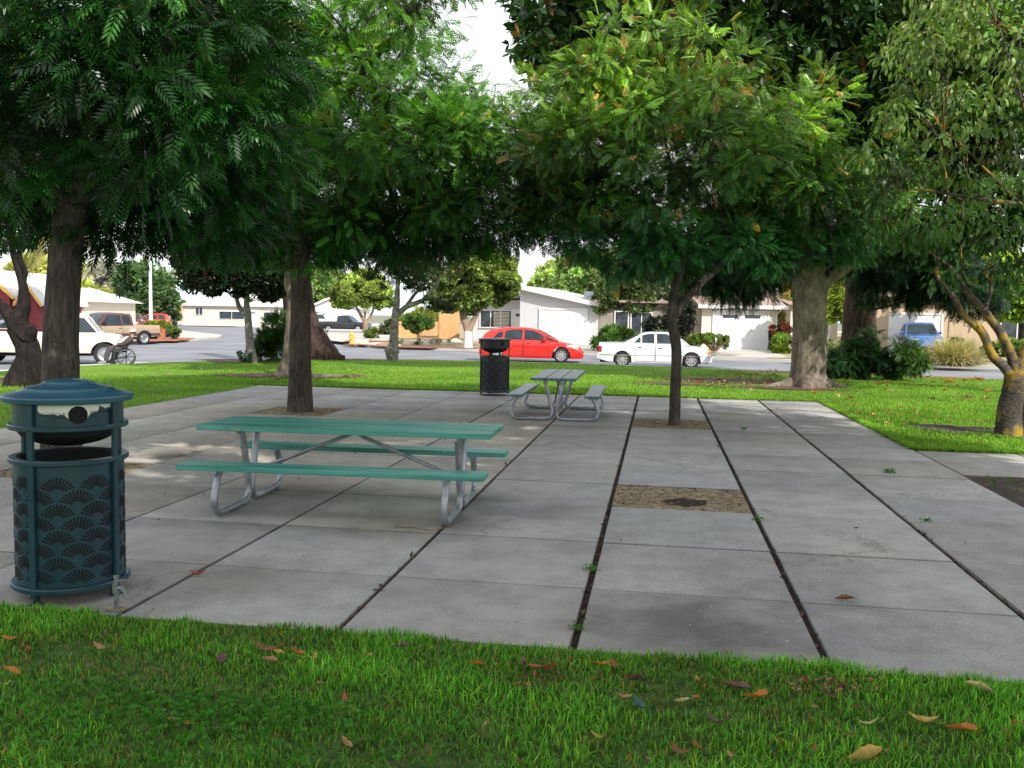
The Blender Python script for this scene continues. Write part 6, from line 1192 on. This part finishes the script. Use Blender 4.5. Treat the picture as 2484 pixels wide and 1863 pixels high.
# back lawns
soil = [(640, 913, 1.0), (810, 914, .8), (2310, 1040, .55), (1790, 927, 1.5), (1900, 944, 1.1), (1640, 934, .8), (575, 878, 1.1), (730, 868, 1.9), (860, 870, 1.8), (2180, 907, 1.6), (2060, 906, 1.3), (1880, 905, .9)]
sp = np.array([gr(a, b)[:2] for a, b, _ in soil]); sr = np.array([c_ for *_, c_ in soil])
def lawnpts(N, u0, u1, v0, v1, pw=1.):
    u = rng.uniform(u0, u1, N); v = v0+(v1-v0)*rng.random(N)**pw; xy = WX*u[:, None]+DX*v[:, None]
    d = np.min(np.linalg.norm(xy[:, None]-sp[None], axis=2)/sr[None], 1); k = (d > .8+.5*rng.random(N)) & (v < K(u)-.1)
    u, v, xy = u[k], v[k], xy[k]; z = np.array([lawn_z(a, b) for a, b in zip(u, v)]) if v1 > 19.2 else np.zeros(len(u)); return np.concatenate([xy, z[:, None]], 1)
parts_ = [lawnpts(34000, -11.5, 8, 19.14, 25, 1.5), lawnpts(30000, 3.30, 9, 12.26, 19.2, 1.2), lawnpts(14000, -14, -8.74, 10, 20.5), lawnpts(30000, -14, 14, 22, 33, 1.2)]
# edge fringe
ue = rng.uniform(-8.7, 3.3, 6000); ve = 19.12+rng.uniform(-.05, .1, 6000); parts_.append(np.concatenate([WX*ue[:, None]+DX*ve[:, None], np.zeros((6000, 1))], 1))
ve = rng.uniform(12.24, 19.1, 5000); ue = 3.285+rng.uniform(-.05, .08, 5000); parts_.append(np.concatenate([WX*ue[:, None]+DX*ve[:, None], np.zeros((5000, 1))], 1))
ue = rng.uniform(3.3, 9, 3000); ve = 12.25+rng.uniform(-.04, .08, 3000); parts_.append(np.concatenate([WX*ue[:, None]+DX*ve[:, None], np.zeros((3000, 1))], 1))
P = np.concatenate(parts_); N = len(P); pn = patchnoise(P[:, 0]*.6, P[:, 1]*.6); c = np.array([.20, .39, .036])*(1+.28*pn)[:, None]*rng.uniform(.65, 1.35, (N, 1)); dry = rng.random(N) < .05; c[dry] = np.array([.32, .25, .08])
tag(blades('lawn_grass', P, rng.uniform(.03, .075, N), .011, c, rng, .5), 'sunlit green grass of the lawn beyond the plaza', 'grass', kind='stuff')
# planter weeds
N = 900; u = rng.uniform(3.35, 7, N); v = rng.uniform(5, 10.3, N); P = np.concatenate([WX*u[:, None]+DX*v[:, None], np.zeros((N, 1))], 1)
tag(leafmesh('planter_weeds', P, np.stack([rng.normal(0, .6, N), rng.normal(0, .6, N), np.ones(N)], 1), rng.uniform(.02, .05, N), np.array([[.06, .15, .03]])*rng.uniform(.6, 1.4, (N, 1)), 'small', 'blade', None, rng, .5), 'tiny green weeds sprouting in the dark planter soil at right', 'weeds', kind='stuff')

# weeds in the joints
for i, (px, py, s, lb) in enumerate([(1838, 1262, .085, 'bright weed growing from the joint at the corner of the empty soil pit'), (1432, 1383, .09, 'leggy weed in the wide joint left of centre slab'), (1400, 1525, .07, 'small weed in the joint near the front grass edge'), (1804, 1042, .085, 'small green weed tuft on the slabs right of the slender plaza tree'), (2158, 1148, .12, 'low spreading weed on the right-hand slabs'), (2248, 1264, .07, 'small dark green weed at a slab joint far right'), (1908, 1047, .03, 'tiny weed in the joint beside the tuft'), (2135, 1215, .03, 'tiny weed in the right-hand diagonal joint')]):
    g = gr(px, py); t = thing('joint_weed', lb, 'weed', tuple(g), 0, 'weeds in the paving'); rg = np.random.default_rng(200+i); n_ = 40; 
    P = rg.normal(0, s*.24, (n_, 3)); P[:, 2] = np.abs(P[:, 2])*.5+.003; leafmesh('foliage', P, np.stack([rg.normal(0, .7, n_), rg.normal(0, .7, n_), np.full(n_, .7)], 1), rg.uniform(.5, 1., n_)*s*.22, np.array([[.10, .25, .035]])*rg.uniform(.6, 1.4, (n_, 1)), 'small', 'blade', t, rg, .5)
# ================================================================== FALLEN LEAVES
def leafshape(L, w_, curl, cup, rg):
    n = 11; rows = []; tws = rg.uniform(-1.1, 1.1); bend = rg.uniform(-.14, .14)
    for i in range(n):
        t = i/(n-1); ww = w_*math.sin(PI*min(1, t*.93+.04))**.8*(1-.25*t); z = curl*L*(t-.5)**2*4
        tw = tws*(t-.5); ww *= rg.uniform(.82, 1.1); rows.append([(sg*ww*.5*k+bend*L*math.sin(PI*t), (t-.5)*L, z+cup*ww*abs(sg*k)**2+tw*sg*k*ww+.004+rg.uniform(0, .003)) for sg, k in ((-1, 1), (-1, .5), (1, 0), (1, .5), (1, 1))])
    return rows
LEAFC = {'brown': (.26, .125, .06), 'dark brown': (.12, .065, .05), 'orange': (.55, .21, .05), 'tan': (.46, .28, .14), 'yellow': (.62, .44, .12), 'pale yellow': (.60, .52, .24), 'purple-brown': (.20, .105, .10), 'rust': (.40, .12, .05), 'blue-green': (.10, .20, .19), 'red': (.55, .09, .06), 'petal': (.72, .72, .66)}
def fallen(px, py, Lp, ang, colr, label=None, wr_=.42, curl=None, cup=None, group=None, seed=0, z=0., on='grass'):
    rg = random.Random(seed*77+int(px)*13+int(py)); g = gr(px, py); u_, v_ = to_uv(g[0], g[1]); zz = lawn_z(u_, v_)+(.03 if on == 'grass' else .003) if v_ > 19.1 else (.022 if on == 'grass' else .003)
    L = Lp*g[1]/F_PX; mb = MB(); mb.grid(leafshape(L, L*wr_, rg.uniform(.05, .38) if curl is None else curl, rg.uniform(.1, .7) if cup is None else cup, rg)); mb.tube([(0, -L*.5, .006), (.01, -L*.72, .012)], L*.012, 4)
    me = bpy.data.meshes.new('fallen_leaf'); me.from_pydata(mb.v, [], mb.f); me.materials.append(M['fallen']); a = me.color_attributes.new('leafcol', 'FLOAT_COLOR', 'POINT'); c = LEAFC[colr]
    for i in range(len(me.vertices)): k = rg.uniform(.75, 1.2); a.data[i].color = (c[0]*k, c[1]*k, c[2]*k, 1)
    me.shade_smooth(); o = bpy.data.objects.new('fallen_leaf', me); COL.objects.link(o); o.location = (g[0], g[1], zz); o.rotation_euler = (rg.uniform(-.35, .35) if on == 'grass' else rg.uniform(-.1, .1), rg.uniform(-.3, .3) if on == 'grass' else 0, math.radians(ang)); return tag(o, label, 'leaf', group)
FG = [(35, 1563, 62, 80, 'orange', 'orange-tan leaf at the far left of the grass strip'), (72, 1595, 30, 20, 'rust', 'small rusty leaf just below the orange leaf at far left'), (248, 1588, 50, 100, 'tan', 'curled tan leaf in the grass below the teal bin'), (28, 1642, 55, 70, 'orange', 'long orange leaf at the left border of the grass'), (16, 1676, 26, 90, 'pale yellow', 'pale small leaf at the left border below the long orange one'),
      (541, 1617, 62, 5, 'purple-brown', 'upright purple-brown leaf with a pale edge in the grass'), (655, 1592, 80, 95, 'brown', 'long brown curled leaf with a yellow neighbour'), (678, 1597, 34, 70, 'yellow', 'yellow leaf touching the long brown curled leaf'), (650, 1620, 44, 85, 'tan', 'tan leaf under the long brown curled leaf'), (718, 1601, 44, 60, 'orange', 'bright orange leaf right of the yellow leaf'), (763, 1609, 26, 10, 'orange', 'small curled orange leaf right of the bright orange one'),
      (975, 1583, 46, 60, 'purple-brown', 'dark reddish leaf lying near the paving edge, centre left'), (748, 1690, 44, 55, 'dark brown', 'greyish-brown curved leaf in mid grass'), (836, 1710, 40, 15, 'rust', 'pointed reddish-brown leaf standing in the grass'), (840, 1824, 44, 45, 'tan', 'pale tan blunt leaf low in the grass'), (880, 1810, 34, 60, 'rust', 'rusty leaf right of the pale tan blunt leaf'), (462, 1772, 38, 90, 'orange', 'flat orange leaf beside the clover'), (418, 1762, 34, 50, 'tan', 'rolled tan leaf beside the flat orange leaf'),
      (1158, 1627, 40, 85, 'orange', 'wavy orange leaf near the front joint'), (1270, 1620, 46, 0, 'purple-brown', 'grey-purple leaf at the left of the leaf pair by the joint'), (1318, 1635, 78, 88, 'rust', 'long rolled rust leaf beside the grey-purple one'), (1300, 1652, 28, 20, 'red', 'small bright red leaf under the rolled rust leaf'), (1245, 1675, 46, 60, 'brown', 'brown leaf of the overlapping pair in the centre foreground'), (1278, 1680, 44, 10, 'tan', 'tan leaf of the overlapping pair in the centre foreground'),
      (1450, 1628, 58, 70, 'orange', 'orange-brown leaf near the paving edge right of the joint'), (1488, 1630, 40, 10, 'rust', 'rusty folded leaf touching the orange-brown one'), (1438, 1662, 26, 10, 'orange', 'tiny orange leaf below the orange-brown pair'), (1510, 1707, 46, 60, 'tan', 'pale tan leaf just left of the blue-green leaf'), (1547, 1728, 52, 20, 'blue-green', 'shiny blue-green leaf in the foreground grass'), (1540, 1664, 44, 95, 'dark brown', 'dark brown leaf behind the blue-green leaf'), (1654, 1716, 42, 80, 'pale yellow', 'pale yellow leaf in the right foreground'), (1690, 1713, 44, -20, 'orange', 'upright orange leaf right of the pale yellow one'), (1694, 1664, 26, 20, 'tan', 'tan curled leaf above the upright orange leaf'),
      (1780, 1680, 80, 70, 'purple-brown', 'long purple-brown curved leaf right of centre'), (1835, 1708, 66, 60, 'orange', 'long orange leaf joined to the purple-brown one'), (1742, 1772, 62, 85, 'purple-brown', 'flat mauve-brown leaf low in the foreground'), (1452, 1808, 44, 60, 'yellow', 'bright yellow leaf in the low centre foreground'), (1432, 1826, 36, 75, 'brown', 'brown leaf beneath the bright yellow one'), (1645, 1835, 56, 70, 'brown', 'big brown leaf at the bottom edge'), (1688, 1830, 46, 20, 'rust', 'rusty curled leaf right of the big brown leaf'), (1775, 1852, 40, 20, 'tan', 'tan leaf cut by the bottom edge'), (2100, 1855, 90, 85, 'yellow', 'large yellow leaf lying on the bottom edge'),
      (1978, 1735, 34, 0, 'tan', 'small upright pinkish-tan leaf in the right grass'), (2108, 1772, 52, 85, 'pale yellow', 'thin yellow-green leaf in the right grass'), (2050, 1800, 46, 20, 'tan', 'tan curled leaf in the right grass'), (2240, 1765, 70, 55, 'yellow', 'long yellow-tan leaf in the right foreground'), (2330, 1788, 76, 75, 'orange', 'long orange-brown leaf in the right foreground'), (2374, 1686, 66, 65, 'pale yellow', 'wide pale yellow leaf near the paving edge at right'), (1980, 1838, 36, 10, 'rust', 'rust leaf standing low in the right foreground'), (1890, 1818, 20, 30, 'orange', 'tiny orange scrap low in the right foreground'), (2005, 1700, 36, 10, 'dark brown', 'dark leaf among the twig pile'), (2460, 1770, 44, 60, 'rust', 'reddish leaf at the far right border'),
      (480, 1398, 38, 85, 'rust', 'reddish curved leaf on the slab in front of the long table'), (2050, 1459, 46, 85, 'brown', 'brown leaf lying on a slab joint at right'), (1762, 1587, 22, 30, 'rust', 'tiny reddish leaf on the dark stained slab'), (704, 985, 22, 90, 'yellow', 'yellow leaf at the base of the left-of-centre plaza tree')]
for i, f in enumerate(FG): fallen(*f[:5], f[5], seed=i, on='slab' if i >= len(FG)-4 else 'grass', wr_=.45 if i % 3 else .36, group=None)
rg = random.Random(3)
for i in range(80):
    px, py = (rg.uniform(0, 2484), rg.uniform(1560, 1860)) if i < 42 else (rg.gauss(1350, 190), rg.gauss(1640, 28)) if i < 60 else (rg.gauss(2030, 75), rg.gauss(1668, 22))
    if py < 1520+px*.06: continue
    fallen(px, py, rg.uniform(12, 24), rg.uniform(0, 180), rg.choice(['brown', 'dark brown', 'rust', 'tan']), 'small brown leaf scrap in the foreground grass', group='small leaf scraps in the foreground grass', seed=i)
for i in range(62):
    px, py = rg.uniform(1900, 2420), rg.uniform(915, 1045); g = gr(px, py); u_, v_ = to_uv(g[0], g[1])
    if u_ < 3.4 or v_ < 12.4: continue
    fallen(px, py, rg.uniform(9, 24), rg.uniform(0, 180), rg.choice(['brown', 'orange', 'rust', 'tan', 'orange']), 'orange-brown leaf scattered on the sunny lawn at right', group='leaves on the right lawn', seed=i)
for i in range(34):
    px, py = rg.gauss(1800, 110), rg.gauss(928, 12)
    if py > 948: continue
    fallen(px, py, rg.uniform(7, 15), rg.uniform(0, 180), rg.choice(['brown', 'rust', 'tan', 'dark brown', 'orange', 'pale yellow']), 'leaf in the litter left of the large pale trunk', group='leaf litter near the pale trunk', seed=i)
for i in range(22):
    px, py = rg.uniform(330, 1560), rg.uniform(890, 958); g = gr(px, py); u_, v_ = to_uv(g[0], g[1])
    if v_ < 19.3: continue
    fallen(px, py, rg.uniform(6, 13), rg.uniform(0, 180), rg.choice(['brown', 'tan', 'pale yellow', 'orange']), 'small leaf on the back lawn', group='leaves on the back lawn', seed=i)
for i in range(36):
    u_ = rg.uniform(-6.5, 3.2); v_ = rg.uniform(4.6, 18.5); g = uv(u_, v_); d = g[1]
    k = -RT; x = IW/2+F_PX*g[0]/g[1]; 
    o = fallen(x, 760+H*F_PX/max(g[1], 1)*1.02, 90/d, rg.uniform(0, 180), rg.choice(['brown', 'dark brown', 'dark brown', 'tan']), 'tiny dried leaf scrap on the paving', group='leaf scraps on the paving', seed=i, on='slab'); o.location = (g[0], g[1], .003)
for i in range(24):
    px, py = rg.uniform(1500, 2450), rg.uniform(1400, 1600)
    if py > 1440+px*.07: continue
    fallen(px, py, rg.uniform(8, 14), rg.uniform(0, 180), 'petal', 'tiny pale curled petal on the nearest slabs', group='pale petals on the near slabs', seed=i, on='slab', wr_=.3)
Pl = []
for (px, py, sx, sy, n_) in [(1800, 928, 130, 11, 620), (2060, 925, 150, 8, 160), (2150, 912, 70, 5, 120), (2030, 1668, 60, 16, 220), (1330, 1625, 120, 18, 110), (2200, 985, 150, 30, 160), (760, 905, 160, 10, 120), (640, 1610, 110, 25, 70)]:
    for _ in range(n_):
        a_, b_ = rg.gauss(px, sx), rg.gauss(py, sy); g = gr(a_, max(b_, 885)); u_, v_ = to_uv(g[0], g[1])
        if (4.3 < v_ < 19.2 and -8.8 < u_ < 3.4) or (v_ < 12.4 and v_ > 4.3): continue
        g[2] = (lawn_z(u_, v_) if v_ > 19 else 0)+rg.uniform(.01, .04); Pl.append(g)
Pl = np.array(Pl); n_ = len(Pl); far = np.clip(Pl[:, 1]/12, .35, 1.6)
tag(leafmesh('leaf_litter', Pl, np.stack([RNG.normal(0, 1, n_), RNG.normal(0, 1, n_), RNG.normal(.15, .3, n_)], 1), RNG.uniform(.02, .075, n_)*far, np.array([(.24, .12, .06), (.38, .16, .06), (.14, .075, .05), (.44, .30, .16)])[RNG.integers(0, 4, n_)]*RNG.uniform(.6, 1.3, (n_, 1)), 'cherry', 'fallen', None, RNG, .6), 'fine brown leaf litter scattered over the lawns', 'litter', kind='stuff')
# debris in joints, twigs
def twig(label, pts, r): 
    mb = MB(); P = [gr(*q) for q in pts]; c = sum(P)/len(P); c[2] = 0; mb.tube([p_-c+np.array([0, 0, r+.003+.02*(i % 2)*(r > .004)]) for i, p_ in enumerate(P)], r, 5); o = mb.build('twig', 'bark_tan'); o.location = tuple(c); return tag(o, label, 'twig')
twig('curved pale twig lying at the right foot of the long table', [(955, 1280), (1000, 1282), (1050, 1290), (1090, 1278), (1130, 1258)], .004)
twig('thin grey twig leaning on the paving at the front grass edge', [(1940, 1592), (1960, 1606), (1985, 1622)], .003)
twig('thin pale twig beside the upright purple leaf', [(505, 1570), (520, 1585), (535, 1598)], .004)
for i in range(9): twig('brown twig in the small pile of twigs at the grass edge', [(1990+rg.uniform(-70, 90), 1640+rg.uniform(-6, 40)) for _ in range(3)], .004)['group'] = 'pile of twigs'
P = []
for i in (6, 7, 8, 9):
    n_ = 420; P.append(np.stack([np.full(n_, UL[i])+RNG.normal(0, .012, n_), RNG.uniform(4.4, 18.5, n_)], 1))
P = np.concatenate(P); xyz = np.concatenate([WX*P[:, :1]+DX*P[:, 1:], np.full((len(P), 1), -.012)+RNG.uniform(0, .014, (len(P), 1))], 1); n_ = len(P)
tag(leafmesh('joint_debris', xyz, np.stack([DX[0]+RNG.normal(0, .5, n_), DX[1]+RNG.normal(0, .5, n_), RNG.normal(.05, .2, n_)], 1), RNG.uniform(.015, .05, n_), np.array([[.12, .07, .045]])*RNG.uniform(.4, 1.5, (n_, 1)), 'cherry', 'fallen', None, RNG, .5), 'brown leaf crumbs filling the wide paving joints', 'debris', kind='stuff')
N = 2600; sel = [(-.37, .845, 7.79, 8.87), (-.37, .845, 13.68, 14.92), (-6.445, -5.23, 13.68, 14.92), (-6.445, -5.23, 7.79, 8.87)]
q = np.array([sel[k] for k in RNG.integers(0, 4, N)]); uu = q[:, 0]+.03+(q[:, 1]-q[:, 0]-.06)*RNG.random(N); vv = q[:, 2]+.02+(q[:, 3]-q[:, 2]-.04)*RNG.random(N)
tag(leafmesh('pit_litter', np.concatenate([WX*uu[:, None]+DX*vv[:, None], np.full((N, 1), -.002)], 1), np.stack([RNG.normal(0, 1, N), RNG.normal(0, 1, N), RNG.normal(.1, .2, N)], 1), RNG.uniform(.01, .035, N), np.where(RNG.random((N, 1)) < .5, np.array([[.32, .22, .10]]), np.array([[.12, .07, .04]]))*RNG.uniform(.6, 1.3, (N, 1)), 'cherry', 'fallen', None, RNG, .5), 'dry leaf crumbs and grit in the square soil pits', 'litter', kind='stuff')
